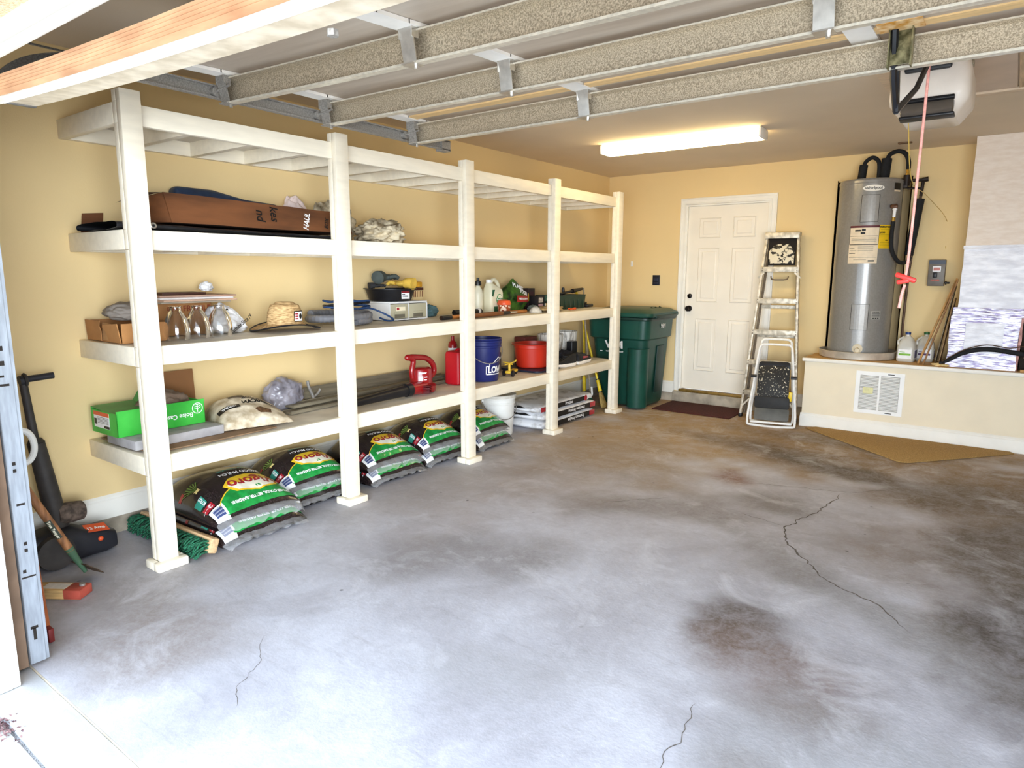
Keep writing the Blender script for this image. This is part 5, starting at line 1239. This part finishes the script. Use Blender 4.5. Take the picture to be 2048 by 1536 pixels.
carton('carton', 'small green-topped carton with yellow label, right of the pair', (.27, 5.235, S2), (.10, .10, .14), '#23332d', ((0, .11, .09, .05, mat('green_panel', '#3E6A5A', .5)), (.0, .10, .04, .014, m_wht), (.015, .045, .07, .035, m_yel), (-.035, .045, .025, .035, m_wht)))
carton('carton', 'dark carton standing behind the pair of small cartons', (.16, 5.145, S2), (.09, .10, .20), '#26181c', ((0, .15, .06, .04, mat('dark_red_panel', '#3a1a22', .5)),))
solo('dust_mask', 'dusty white moulded dust mask on the second shelf', 'dust mask', B().lathe([(.052, .0), (.055, .004), (.048, .025), (.03, .045), (.012, .054), (0, .056), (0, .053), (.028, .042), (.045, .024), (.05, .0)], n=28, sx=1., sy=1.15), mat('mask_white', '#CFC6B6', .9, var=.2, vs=25), (.50, 4.78, S2+.001))
solo('rag', 'dirty tan rag lying flat near the edge before the fourth post', 'rag', B().ball((0, 0, .02), (.17, .36, .05), 4, .35, 5, 71, -.019), mat('tan_rag', '#A28A62', .95, var=.45, vs=14, bump=.5), (.455, 5.07, S2+.001), .1, None, 70)
solo('grey_rag', 'small grey-green bundle behind the dirty tan rag', 'rag', crumple((.08, .12, .06), 75, .3), mat('grey_green_rag', '#6B7570', .9, var=.35, vs=18, bump=.4), (.32, 5.0, S2), 0, None, 70)
m_tray = mat('dark_green_tray', '#23392B', .45, var=.1, vs=8)
t = thing('planter_tray', 'dark green ribbed planter tray on the second shelf right of the fourth post', 'planter', (.29, 5.55, S2))
def tr(h0, z): return zr(rr(.095+h0, .255+h0, .02), z)
b = loft([tr(0, .001), tr(.012, .125), tr(.016, .126), tr(.016, .132), tr(.006, .132), tr(-.006, .012)]); obj('tray_body', b, m_tray, t, 30)
b = B()
for y in (-.2, -.12, -.04, .04, .12, .2): b.box((.104, y, .065), (.006, .012, .12), (0, -.09, 0))
obj('rib', b, m_tray, t)
shaft('hand_trowel', 'black-handled tool resting across the dark green planter tray', 'hand tool', (.33, 5.42, S2+.142), (.30, 5.90, S2+.185), .012, m_blk, (('blade', .55, .98, .022, .012, mat('dark_blade', '#2b2422', .4, .4)),))
solo('upright_tool', 'black upright handle standing in the dark green planter tray', 'hand tool', B().lathe([(0, .0), (.02, .0), (.02, .05), (.012, .06), (.016, .16), (.014, .185), (0, .19)], n=16), m_blk, (.26, 5.60, S2+.013))
solo('twine', 'bundle of orange twine at the shelf edge below the planter tray', 'twine', B().tube([(.02*math.cos(a*1.3), .06*math.sin(a*.9)+.004*a, .008+.005*math.sin(a*2.1)+.004) for a in [k*.7 for k in range(26)]], .0042, 6, 4), mat('orange_twine', '#E0622A', .8, var=.2, vs=60), (.515, 5.33, S2), .2, None, 60)
solo('black_tool_case', 'flat black tool case at the far end of the second shelf', 'case', B().box((0, 0, .016), (.22, .15, .03), None, .01).box((0, .0, .04), (.10, .10, .02), None, .008), m_blk, (.26, 5.94, S2+.001), .1)

# ---- first shelf
t = thing('cardboard_sheet', 'flattened brown cardboard sheet under the paving slab on the lowest shelf', 'cardboard', (.3, 1.75, S1))
obj('sheet', B().prism([(-.25, -.30), (.265, -.285), (.275, .0), (.26, .40), (.05, .36), (-.22, .25)], .007, Matrix.Translation((0, 0, .001)), .001), mat('dirty_cardboard', '#8A6E52', .9, var=.2, vs=8, bump=.2), t)
solo('paving_slab', 'grey concrete paving slab under the green paper box on the lowest shelf', 'slab', B().box((0, 0, .024), (.29, .46, .047), None, .004), mat('slab_concrete', '#A8A4A4', .9, var=.2, vs=9, bump=.4, bs=60), (.335, 1.655, S1+.0085), .02)
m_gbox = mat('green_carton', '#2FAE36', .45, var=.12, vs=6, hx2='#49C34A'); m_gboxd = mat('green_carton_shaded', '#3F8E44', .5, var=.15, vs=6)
zg = S1+.057
t = thing('paper_box', 'torn bright green copy paper box open on top, on the lowest shelf', 'box', (.215, 1.63, zg), .02)
b = B(); W, L, H = .135, .225, .13
b.bx(-W, W, -L, L, .001, .004); b.bx(-W, -W+.004, -L, L, .004, H); b.bx(-W, W, L-.004, L, .004, H-.01); b.bx(W-.004, W, -L, L, .004, H); b.bx(-W, W, -L, -L+.004, .004, H-.012)
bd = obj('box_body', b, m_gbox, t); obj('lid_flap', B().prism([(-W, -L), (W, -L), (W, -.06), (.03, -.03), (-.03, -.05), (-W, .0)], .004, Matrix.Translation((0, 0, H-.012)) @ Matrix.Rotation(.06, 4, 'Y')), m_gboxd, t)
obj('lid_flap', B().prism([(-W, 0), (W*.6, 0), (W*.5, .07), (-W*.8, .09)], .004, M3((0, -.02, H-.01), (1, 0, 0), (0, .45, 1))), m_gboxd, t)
l = obj('shipping_label', B().bx(-.105, .06, -L-.0012, -L-.0006, .03, .112), m_wht, bd); obj('label_print', B().bx(-.105, .06, -L-.0022, -L-.0014, .092, .112), m_orng, l); obj('label_print', B().bx(-.0, .058, -L-.0022, -L-.0014, .032, .045).bx(-.10, -.075, -L-.0022, -L-.0014, .045, .075), m_black, l)
b = B()
for z_ in (.083, .076, .069, .062, .055): b.bx(-.065, .05, -L-.0022, -L-.0014, z_, z_+.002)
obj('label_print', b, mat('grey_print', '#77706c', .6), l)
d = txt('Boise Cascade', .034, .0006); onface(d, W+.0008, .06, .055, -1); d.map(lambda p: (p.x, p.y, 2*.055-p.z)); obj('lettering', d, m_wht, bd, None)
d = B()
for k in range(24):
    a, c = 2*PI*k/24, 2*PI*(k+1)/24; d.poly([(.03*math.cos(a), .03*math.sin(a)), (.03*math.cos(c), .03*math.sin(c)), (.026*math.cos(c), .026*math.sin(c)), (.026*math.cos(a), .026*math.sin(a))])
d.join(rect(.004, .044)); 
for z_, w_ in ((.014, .012), (.004, .016), (-.006, .018)):
    for s in (-1, 1): d.poly([(0, z_), (s*w_, z_+.008), (s*w_, z_+.012), (0, z_+.005)][::s])
onface(d, W+.0012, .185, .085, 1); obj('tree_emblem', d, m_wht, bd, None)
solo('paper_stuffing', 'crumpled grey-brown paper stuffed in the green paper box', 'paper', B().ball((0, 0, .05), (.17, .26, .17), 4, .22, 6, 81, -.04), mat('brown_stuffing', '#7E6A5A', .9, var=.35, vs=9, bump=.4), (.21, 1.70, zg+.05), 0, None, 60)
solo('cardboard_sheet', 'plain brown cardboard panel standing up behind the green paper box', 'cardboard', B().box((0, 0, .15), (.005, .20, .30), (0, -.06, .03)), mat('brown_panel_card', '#8A5E38', .8, var=.08, vs=5), (.045, 1.87, S1+.010))
m_tanb = mat('tan_sack', '#C9B391', .45, var=.25, vs=18, hx2='#E9DBC2', bump=.5, bs=24)
t = thing('soil_bag', 'tan plastic bag with black and white print slumped on the lowest shelf', 'bag', (.30, 2.13, S1+.0085), -.25)
def tb_(x, y): 
    a = max(0., 1-abs(x/.205)**3); c = max(0., 1-abs(y/.20)**3); return .008+.135*(a*c)**.5*(1-.35*smooth01(-.1, .2, x))*(1-.3*smooth01(0, .2, y))+.012*NZ.noise(V((x*14, y*14, 4)))*(a*c)
b = B(); b.grid(lambda u, v: ((u-.5)*.41, (v-.5)*.40, tb_((u-.5)*.41, (v-.5)*.40)), 36, 36); b.grid(lambda u, v: ((u-.5)*.41, (.5-v)*.40, .002+.003*abs(2*u-1)), 36, 36); bmesh.ops.remove_doubles(b.b, verts=b.b.verts, dist=.006); bd = obj('sack_body', b, m_tanb, t, 60)
def tp(nm, d, m, l=.002): d.cut(.02); d.map(lambda p: (p.x, p.y, tb_(p.x, p.y)+l)); return obj(nm, d, m, bd, None)
tp('print_panel', rect(.10, .09, -.08, -.04).map(lambda p: (p.x, p.y, 0)), mat('brown_print', '#4A3A30', .5, var=.3, vs=40)); tp('print_band', rect(.045, .12, .07, -.115), m_black)
d = txt('NATURAL', .03, .001); tp('lettering', d.map(lambda p: (.07+p.y, -.115-p.x*.6, 0)), m_wht, .0035); d = txt('AMERICAN', .05, .0025); tp('lettering', d.map(lambda p: (.04-p.y*1., .06-p.x*.75, 0)), m_black, .003); d = txt('ULTRASOIL', .042, .002); tp('lettering', d.map(lambda p: (-.02-p.y, .06-p.x*.75, 0)), mat('blue_black_print', '#1f2438', .5), .003)
tp('picture_panel', B().poly([(.13, .01), (.16, .03), (.16, .09), (.12, .10), (.10, .05)]), mat('bark_picture', '#6A4A30', .6, var=.5, vs=50), .002)
solo('shopping_bag', 'knotted grey plastic shopping bag full of scraps at the back of the lowest shelf', 'bag', B().ball((0, 0, .085), (.19, .27, .22), 5, .17, 5, 91, -.084), mat('grey_bag_film', '#7B7680', .3, var=.4, vs=10, hx2='#A9A4AC', bump=.7, bs=24, coat=.3), (.125, 2.50, S1), 0, None, 60)
t = thing('bracket_tool', 'small grey metal clamp standing right of the grey shopping bag', 'tool', (.17, 2.70, S1))
obj('clamp_bar', B().tube([(0, 0, .002), (0, -.01, .06), (0, -.04, .13), (.0, -.045, .165)], .010, 8, 4), m_galvd, t); obj('clamp_jaw', B().tube([(0, -.005, .05), (0, .035, .075), (.0, .05, .10)], .008, 8, 4).box((0, .0, .012), (.03, .07, .02), None, .005), m_galvd, t)
m_plank = mat('grey_brown_trim', '#7C725E', .6, var=.2, vs=6, stretch=(8, .5, 8)); 
def plank(label, a, c, w, th, up=(0, 0, 1)):
    a, c = V(a), V(c); d = (c-a); y = d.normalized(); n = V(up); x = y.cross(n).normalized(); n = x.cross(y)
    b = B().box((0, d.length/2, th/2), (w, d.length, th), None, .003); b.bx(-w/2, -w/2+.006, 0, d.length, th, th+.006); b.bx(w/2-.006, w/2, 0, d.length, th, th+.006)
    bmesh.ops.transform(b.b, matrix=Matrix(((x.x, y.x, n.x, 0), (x.y, y.y, n.y, 0), (x.z, y.z, n.z, 0), (0, 0, 0, 1))), verts=b.b.verts)
    o = obj('trim_plank', b, m_plank); o.location = a; return tag(o, label, 'plank', 'grey-brown planks on the lowest shelf')
plank('grey-brown plank lying nearest the shelf edge behind the red leaf blower', (.30, 2.40, S1+.001), (.21, 4.00, S1+.001), .085, .016)
plank('grey-brown plank lying in the middle of the stack behind the leaf blower', (.245, 2.46, S1+.025), (.12, 4.02, S1+.025), .085, .016)
plank('grey-brown plank propped on edge against the wall behind the leaf blower', (.10, 2.66, S1+.055), (.045, 3.90, S1+.055), .10, .014, (.9, 0, .45))
# red leaf blower
t = thing('leaf_blower', 'red electric leaf blower with black tube standing on the lowest shelf', 'leaf blower', (.41, 3.455, S1))
obj('housing', B().lathe([(0, .002), (.085, .002), (.105, .012), (.112, .03), (.112, .055), (.10, .068), (.084, .075), (.082, .16), (.076, .178), (.062, .186), (0, .19)], n=40, sx=.95), m_red, t, 30)
obj('handle', B().tube([(0, -.085, .12), (0, -.092, .17), (0, -.075, .24), (0, -.11, .268), (0, -.03, .262), (0, .06, .245), (0, .125, .195), (0, .135, .135), (0, .085, .10)], .021, 12, 5), m_red, t, 50)
obj('grip_end', B().ball((0, -.125, .268), (.045, .06, .045), 3), m_red, t)
obj('outlet', B().cyl((.045, -.02, .05), (.055, -.17, .05), .046, .042, 24), m_red, t)
obj('tube', B().tube([(.055, -.16, .05), (.06, -.40, .043), (.075, -.71, .034)], .042, 16, 4, rf=lambda u: 1-.42*u), m_blk, t); obj('tube_collar', B().cyl((.0545, -.165, .05), (.0565, -.215, .0495), .046, n=24), m_blk, t)
b = B()
for i in range(5): b.box((.09, -.02, .02+.011*i), (.05, .12, .004), (0, 0, .5), .001)
obj('cooling_slot', b, mat('dark_red_slot', '#5a0a10', .5), t)
l = obj('label', cylmap(rect(.034, .03, -.02, 0).cut(.01), .0835, 1.0, .115), m_wht, t, None); obj('label_print', cylmap(rect(.022, .006, .018, .008).join(rect(.018, .006, .016, -.010)).cut(.01), .0835, 1.0, .115), m_wht, t, None)
obj('lettering', cylmap(txt('blower', .02, .001).cut(.01), .0832, .95, .155), m_wht, t, None)
obj('power_inlet', B().box((-.02, .12, .035), (.05, .05, .05), None, .01), m_blk, t)
# gas can
t = thing('gas_can', 'red plastic fuel can on the lowest shelf partly behind the middle post', 'fuel can', (.36, 3.925, S1)); t.scale = (1, .72, .98)
b = loft([zr(rr(.065, .11, .03), .001), zr(rr(.075, .12, .03), .012), zr(rr(.075, .12, .03), .235), zr(rr(.07, .112, .03), .258), zr(rr(.05, .09, .03), .268)])
bd = obj('can_body', b, m_redg, t, 40); obj('carry_handle', B().tube([(0, -.05, .255), (0, -.02, .272), (0, .03, .272), (0, .06, .255)], .012, 10, 4), m_redg, t); obj('spout_cap', B().cyl((0, .085, .255), (0, .085, .30), .024, n=20), m_blk, t)
b = loft([[(.0752, y+.0, z) for y, z in rr(.025, .05, .02, 6, -.01, .115)], [(.0775, y, z) for y, z in rr(.022, .047, .018, 6, -.01, .115)]]); obj('embossed_panel', b, mat('darker_red', '#9E1220', .4), bd)
b = loft([[(.0752, y, z) for y, z in ((-.035, .24), (.08, .235), (.10, .18), (.0, .185))], [(.077, y, z) for y, z in ((-.03, .236), (.078, .231), (.094, .184), (.005, .189))]]); obj('grip_recess', b, mat('darker_red', '#9E1220', .4), bd)
t = thing('oil_bottle', 'slim red bottle with white label at the back between fuel can and blue bucket', 'bottle', (.12, 4.13, S1))
obj('bottle_body', B().lathe([(0, .001), (.036, .001), (.038, .01), (.038, .27), (.03, .295), (.014, .31), (.014, .345), (0, .346)], n=20), m_red, t); obj('label', B().lathe([(.0385, .16), (.0385, .25)], n=20), m_wht, t); obj('neck_band', B().lathe([(.0386, .10), (.0386, .15)], n=20), m_blk, t)
# blue bucket
bk = pail('bucket', 'dark blue bucket with white store logo on the lowest shelf', (.395, 4.185, S1), .125, .148, .345, m_blue); bk.rotation_euler.z = -.5
hs = [(-.085, -.035), (.085, -.035), (.085, .012), (.065, .012), (.065, .028), (.045, .028), (0, .062), (-.045, .028), (-.065, .028), (-.065, .012), (-.085, .012)]
b = B()
for i in range(len(hs)):
    p, q = V(hs[i]), V(hs[(i+1) % len(hs)]); n = (q-p).normalized(); n = V((-n.y, n.x))*.0028; b.poly([p-n, q-n, q+n, p+n])
d = txt("LOWE'S", .05, .002); d.map(lambda p: (p.x*.86, p.y-.01, 0)); b.join(d); b.map(lambda p: (p.x*1.4, p.y*1.4, 0)); b.cut(.015)
obj('store_logo', b.map(lambda p: (((.125+.023*(p.y+.11)/.345)+.002)*math.sin(2.28+p.x/.134), -((.125+.023*(p.y+.11)/.345)+.002)*math.cos(2.28+p.x/.134), p.y+.11)), m_wht, bk, None)
# sprinkler
m_yl = mat('yellow_enamel', '#E2B93A', .4, var=.1, vs=20)
t = thing('lawn_sprinkler', 'yellow wheeled lawn sprinkler right of the blue bucket on the lowest shelf', 'sprinkler', (.43, 4.53, S1), .25)
obj('chassis', B().box((0, .0, .035), (.05, .17, .022), None, .006).tube([(0, -.05, .045), (0, -.05, .09), (.0, -.045, .10)], .011, 10, 3).tube([(-.02, -.10, .10), (0, -.05, .105), (.02, .02, .115), (.03, .03, .13)], .006, 8, 3).tube([(.03, -.05, .10), (-.06, -.04, .115)], .006, 8, 2), m_yl, t)
for x, y, r in ((-.04, -.07, .026), (.04, -.07, .026), (0, .095, .022)): obj('wheel', B().cyl((x-.008, y, r), (x+.008, y, r), r, n=20), m_blk, t)
solo('grey_tool_box', 'flat dark grey box at the back of the lowest shelf past the sprinkler', 'box', B().box((0, 0, .085), (.16, .25, .165), None, .006), mat('grey_box_card', '#5d5850', .7, var=.15, vs=6), (.13, 4.55, S1+.001))
solo('shallow_tray', 'dark navy plastic tray lying under the red tub', 'tray', B().prism(rr(.23, .19, .06), .014, Matrix.Translation((0, 0, .001)), .004), mat('navy_lid', '#23283a', .45, var=.1), (.335, 4.93, S1))
t = thing('tub', 'orange-red plastic tub standing on the navy tray on the lowest shelf', 'tub', (.33, 4.985, S1+.0165)); t.scale = (.88, .88, 1.02)
obj('tub_body', B().lathe([(0, .002), (.155, .002), (.165, .012), (.186, .17), (.19, .175), (.19, .20), (.215, .205), (.217, .212), (.187, .212), (.16, .016), (0, .012)], n=48, sy=1.06), mat('orange_red_plastic', '#BF2C17', .4, var=.06, vs=6), t, 30)
obj('side_grip', B().box((0, .225, .205), (.12, .05, .012), None, .004), mat('orange_red_plastic', '#BF2C17', .4), t)
solo('storage_case', 'dark red and brown case behind the tub by the fourth post', 'case', B().box((0, 0, .131), (.13, .20, .26), None, .008), mat('dark_red_case', '#5A231C', .6, var=.2, vs=8), (.085, 5.22, S1+.001))
m_drip = mat('dripped_paint_can', '#D8D0C4', .5, var=.4, vs=16, hx2='#F2EDE4', stretch=(3, 3, .5), lo=.4, hi=.5)
p1 = pail('paint_bucket', 'paint-dripped white bucket with yellow label band at the back of the lowest shelf', (.15, 5.55, S1), .112, .122, .265, m_drip, None, False, 'paint buckets on the lowest shelf', False)
b = rect(.07, .05, .02, 0).cut(.015); obj('label_band', cylmap(b, .1235, 1.2, .215), m_yel, p1, None); d = txt('18', .05, .003); d.map(lambda p: (p.x-.07, p.y, 0)); d2 = txt('A-1', .035, .002); d2.map(lambda p: (p.x+.11, p.y, 0)); d.join(d2); obj('lettering', cylmap(d.cut(.015), .1238, 1.2, .215), m_black, p1, None)
pail('paint_bucket', 'paint-dripped white bucket without label, last on the lowest shelf', (.14, 5.83, S1), .112, .125, .275, m_drip, None, False, 'paint buckets on the lowest shelf', False)
solo('black_canister', 'black upright canister in front of the paint buckets', 'canister', B().prism(rr(.035, .05, .012), .19, None, .004), m_blk, (.315, 5.69, S1+.001))
solo('black_bag', 'black cloth bag with red lettering lying behind the sneakers', 'bag', crumple((.13, .30, .14), 101, .3), mat('black_cloth', '#1b1b24', .8, var=.3, vs=16, bump=.4), (.38, 5.44, S1), 0, None, 60)
# sneakers
m_shoe = mat('black_sneaker', '#19191b', .6, var=.3, vs=30, bump=.3, bs=80); m_sole = mat('white_sole', '#EFE9E2', .5, var=.05)
def sneaker(label, loc, rz):
    t = thing('sneaker', label, 'shoe', loc, rz, 'black sneakers on the lowest shelf')
    ol = [(0, -.15), (.03, -.145), (.038, -.10), (.035, -.02), (.045, .06), (.045, .10), (.03, .14), (0, .15), (-.03, .14), (-.042, .09), (-.036, .02), (-.034, -.06), (-.036, -.11), (-.025, -.145)]
    R6 = lambda s, z, dz=0: [(x*s, y*(.5+.5*s) if s < 1 else y*s, z+dz*smooth01(.0, .15, y)) for x, y in ol]
    obj('sole', loft([R6(.94, .001, .010), R6(1.03, .006, .010), R6(1.05, .022, .006), R6(1.0, .032, .004)]), m_sole, t, 40)
    def up(k):
        s, z0, zf = ((1., .03, .03), (1.0, .05, .048), (.93, .075, .058), (.80, .095, .064), (.55, .112, .066), (.40, .115, .066))[k]
        return [(x*s, y*(.9+.1*s)-(1-s)*.05, z0+(zf-z0)*smooth01(-.05, .10, y)) for x, y in ol]
    obj('upper', loft([up(k) for k in range(6)]), m_shoe, t, 60)
    b = B()
    for i in range(4): b.box((0, .0+.022*i-.01, .100-.009*i), (.05, .006, .004), (-.3, 0, .15*(-1)**i))
    obj('laces', b, mat('dark_lace', '#3a3a3e', .8), t); obj('heel_tab', B().box((0, -.143, .085), (.03, .012, .05), (.15, 0, 0), .004), m_redp, t)
    obj('side_stripe', B().prism([(-.06, 0), (.05, .0), (.06, .012), (-.05, .022)], .002, M3((.0405, -.01, .055), (0, 1, 0), (-.35, 0, 1))), m_redp, t)
    return t
s1 = sneaker('black sneaker with white sole, nearer the fourth post', (.52, 5.23, S1), PI-.1)
s2 = dup(s1, (.51, 5.57, S1), .12, 'black sneaker with white sole and red stripe, farther from the fourth post')
# ================================================================ tools in the front left corner
m_edg = mat('dusty_black_plastic', '#3B3633', .6, var=.25, vs=12, bump=.15, bs=60)
m_edg2 = mat('black_motor_housing', '#24242A', .5, var=.2, vs=10)
t = thing('lawn_edger', 'dusty black electric lawn edger leaning in the front left corner', 'lawn edger', (.16, 1.13, 0))
obj('shaft', B().cyl((-.02, -.02, .885), (-.012, .0, .56), .017, .02, 14), m_edg, t)
obj('lower_tube', B().cyl((-.012, .0, .60), (.0, .05, .17), .036, .046, 18).cyl((-.014, -.002, .62), (-.012, .0, .60), .026, .038, 18), m_edg, t)
h = obj('side_handle', B().cyl((-.02, -.02, .905), (-.02, .105, .912), .0155, n=16).cyl((-.02, -.035, .900), (-.02, -.02, .902), .024, n=16), m_edg2, t); obj('flange', B().lathe([(0, -.008), (.03, -.006), (.034, 0), (.03, .006), (0, .008)], (-.02, -.012, .903), 20, (0, 1, .05)), m_edg, h)
obj('edge_guide', B().lathe([(0, 0), (.044, 0), (.05, .012), (.052, .06), (.046, .11), (.036, .118), (0, .12)], (.01, .045, .235), 22, (0, 1, -.05)), mat('muddy_rubber', '#5A4C42', .9, var=.5, vs=40, bump=.5), t)
b = loft([[(x+.02, -.12, z) for x, z in rr(.07, .055, .03, 4, 0, .10)], [(x+.02, -.02, z) for x, z in rr(.095, .085, .05, 4, 0, .092)], [(x+.02, .08, z) for x, z in rr(.10, .085, .05, 4, 0, .09)], [(x+.02, .15, z) for x, z in rr(.09, .066, .04, 4, 0, .075)], [(x+.015, .22, z) for x, z in rr(.085, .06, .03, 4, 0, .068)], [(x+.01, .275, z) for x, z in rr(.07, .045, .03, 4, 0, .056)]])
mh = obj('motor_housing', b, m_edg2, t, 50)
l = obj('label', B().prism([(-.035, -.045), (.03, -.05), (.03, .05), (-.035, .055)], .002, M3((.068, .185, .138), (.95, .1, -.35), (.0, 1, -.14))), m_orng, mh)
d = txt('12 Amp', .028, .001); bmesh.ops.transform(d.b, matrix=M3((.072, .185, .1405), (-.1, .95, -.14), (-.95, -.1, .35)), verts=d.b.verts); obj('lettering', d, m_wht, mh, None)
obj('trigger_dot', B().ball((.105, .19, .09), (.02, .026, .026), 2), m_orng, mh)
obj('blade_guard', B().cyl((.10, -.01, .085), (.13, -.01, .085), .084, .08, 28), m_edg, t, 30)
# half-moon spade
a, c = V((.50, .858, .735)), V((.497, 1.165, .02)); d_ = (c-a)
t = thing('spade', 'wooden-handled spade with green ferrule standing blade down in the front corner', 'spade', c)
obj('handle', B().cyl(a-c, (a+d_*.80)-c, .0165, .0185, 16), mat('worn_ash_handle', '#8E5F3C', .55, var=.25, vs=9, hx2='#B07A50', stretch=(8, 8, 1)), t)
obj('ferrule', B().cyl((a+d_*.78)-c, (a+d_*.93)-c, .0195, .011, 16).cyl((a+d_*.92)-c, (a+d_*.97)-c, .011, .009, 12), mat('green_ferrule', '#4F6F55', .5, .2, var=.15), t)
b = B().prism([(-.05, .05), (.05, .05), (.055, .0), (.03, -.055), (-.03, -.055), (-.055, .0)], .004, M3((0.0, .006, .038), (1, .3, 0), (.0, -.75, .66))); b.map(lambda p: (p.x, p.y, max(p.z, -.019))); obj('blade', b, mat('rusty_blade', '#5D4A3A', .6, .5, var=.4, vs=25), t)
dn = d_.normalized(); rt = V((1, .0, 0)); nm = rt.cross(dn).normalized()
q = a+d_*.63-c
b = rect(.10, .026); b.cut(.004); b.map(lambda p: q+dn*p.x+(V((.8, -.6, 0)).cross(dn)).normalized()*0+ (V((math.cos(p.y/.018-.55), math.sin(p.y/.018-.55)*1., 0)) - dn*V((math.cos(p.y/.018-.55), math.sin(p.y/.018-.55), 0)).dot(dn)).normalized()*.0192); st = obj('sticker', b, mat('dark_sticker', '#3d4438', .5), t, None)
b = txt('True Temper', .017, .0008); b.cut(.004); b.map(lambda p: q+dn*p.x+(V((math.cos(p.y/.018-.55), math.sin(p.y/.018-.55), 0)) - dn*V((math.cos(p.y/.018-.55), math.sin(p.y/.018-.55), 0)).dot(dn)).normalized()*.0198); obj('lettering', b, m_ivory, st, None)
# timber offcut with red end
t = thing('timber_offcut', 'short wooden offcut with red-painted end and white label on the corner floor', 'wood', (.57, 1.02, .002), -.96+PI/2)
bd = obj('board', B().bx(-.15, .12, -.04, .04, 0, .042, .003), mat('offcut_pine', '#C9A26A', .7, var=.25, vs=9, stretch=(1, 8, 8), bump=.1), t)
obj('painted_end', B().bx(.045, .122, -.0405, .0405, .001, .0425, .003), mat('red_brown_paint', '#A8493A', .6, var=.25, vs=14), bd)
obj('label', B().bx(-.06, .045, -.025, .025, .0424, .0432), mat('worn_label', '#DCD3C8', .7, var=.1, vs=40), bd)
for x in (-.105, .10): obj('bolt_head', B().cyl((x, .01, .042), (x, .01, .052), .012, n=12), m_galvd, bd)
o = obj('metal_bracket', B().bx(-.05, .07, -.002, .002, .0, .10).bx(-.05, .07, .0, .05, .098, .102).bx(-.05, -.046, .0, .05, .0, .10), mat('pale_bracket_metal', '#C4C0BC', .45, .4, var=.15)); o.location = (.39, .905, .002); o.rotation_euler.z = .5
tag(o, 'pale sheet metal bracket standing beside the red-ended wooden offcut', 'bracket')
t = thing('hose_loop', 'white plastic hose loop hanging behind the garage door track', 'hose', (.30, 1.03, .625))
obj('hose', B().tube([(0, .045*math.cos(k*PI/8), .075*math.sin(k*PI/8)) for k in range(16)], .014, 10, 4, closed=True), m_wplas, t)
for i, (x, y, z1, rx, l) in enumerate(((.80, .80, .80, .14, 'nearer'), (.62, .785, .72, .10, 'farther'))):
    b = B().box((0, 0, z1/2), (.035, .003, z1)).box((-.017, .017, z1/2), (.003, .034, z1)); bmesh.ops.transform(b.b, matrix=Matrix.Rotation(-rx*.3, 4, 'Y') @ Matrix.Rotation(-.02, 4, 'X'), verts=b.b.verts)
    mn = min(v.co.z for v in b.b.verts); b.map(lambda p: V(p)-V((0, 0, mn-.001)))
    t = thing('slotted_angle', 'slotted galvanised angle leaning behind the door track, %s' % ('the taller one nearest the track' if i == 0 else 'the shorter one nearer the corner'), 'metal angle', (x, y, 0))
    bd = obj('angle_bar', b, m_galvd, t)
    for k in range(7): obj('slot', B().box((.0-math.sin(rx*.3)*(.1+.09*k), -.003, .1+.09*k), (.016, .004, .012)), m_dark, bd)
t = thing('garden_hoe', 'orange-brown handled hoe leaning beside the slotted angles', 'hoe', (.93, .85, 0))
obj('handle', B().cyl((0, 0, .05), (-.10, -.01, .85), .014, n=14), mat('orange_wood', '#A85B2E', .5, var=.2, vs=10), t); obj('hoe_head', B().box((0, .0, .03), (.10, .02, .055), None, .004), mat('red_hoe_head', '#7A2A28', .5, .3), t)
# dry leaves in the joint outside
R9 = random.Random(9); m_leaf = mat('dry_leaf', '#6E4650', .8, var=.5, vs=60, hx2='#9A7A78')
b = B()
for i in range(130):
    x = 1.33+abs(R9.gauss(0, .07)); y = .572+R9.gauss(0, .018); a = R9.uniform(0, 6.28); s = R9.uniform(.004, .010)
    c, sn = math.cos(a), math.sin(a); z = -.018+R9.uniform(0, .012)
    b.poly([(x+s*c, y+s*sn, z), (x-s*.5*sn, y+s*.5*c, z+.004), (x-s*c, y-s*sn, z+R9.uniform(0, .006)), (x+s*.5*sn, y-s*.5*c, z+.002)])
o = obj('dry_leaves', b, m_leaf, None, None); o['kind'] = 'stuff'; tag(o, 'scattering of dry reddish leaf litter in the joint outside the left jamb', 'leaf litter')
# ================================================================ light
w = bpy.data.worlds.new('sky'); SC.world = w; w.use_nodes = True
bg = w.node_tree.nodes['Background']; bg.inputs[0].default_value = (.66, .82, 1.0, 1); bg.inputs[1].default_value = 3.6
sun = bpy.data.lights.new('sun', 'SUN'); sun.energy = 4.0; sun.angle = .01; sun.color = (1, .93, .82)
so = bpy.data.objects.new('sun', sun); COL.objects.link(so); so.rotation_euler = (math.radians(-28), math.radians(12), 0)
ar = bpy.data.lights.new('sky_fill_added', 'AREA'); ar.shape = 'RECTANGLE'; ar.size = 8; ar.size_y = 2.5; ar.energy = 760; ar.color = (.88, .94, 1)  # added fill lamp outside the opening, brightens the interior
ao = bpy.data.objects.new('sky_fill_added', ar); COL.objects.link(ao); ao.location = (7.2, -3.2, 1.35); ao.rotation_euler = (math.radians(90), 0, math.radians(46))
SC.view_settings.view_transform = 'Standard'; SC.view_settings.look = 'None'; SC.view_settings.exposure = .6
SC.cycles.adaptive_threshold = .02
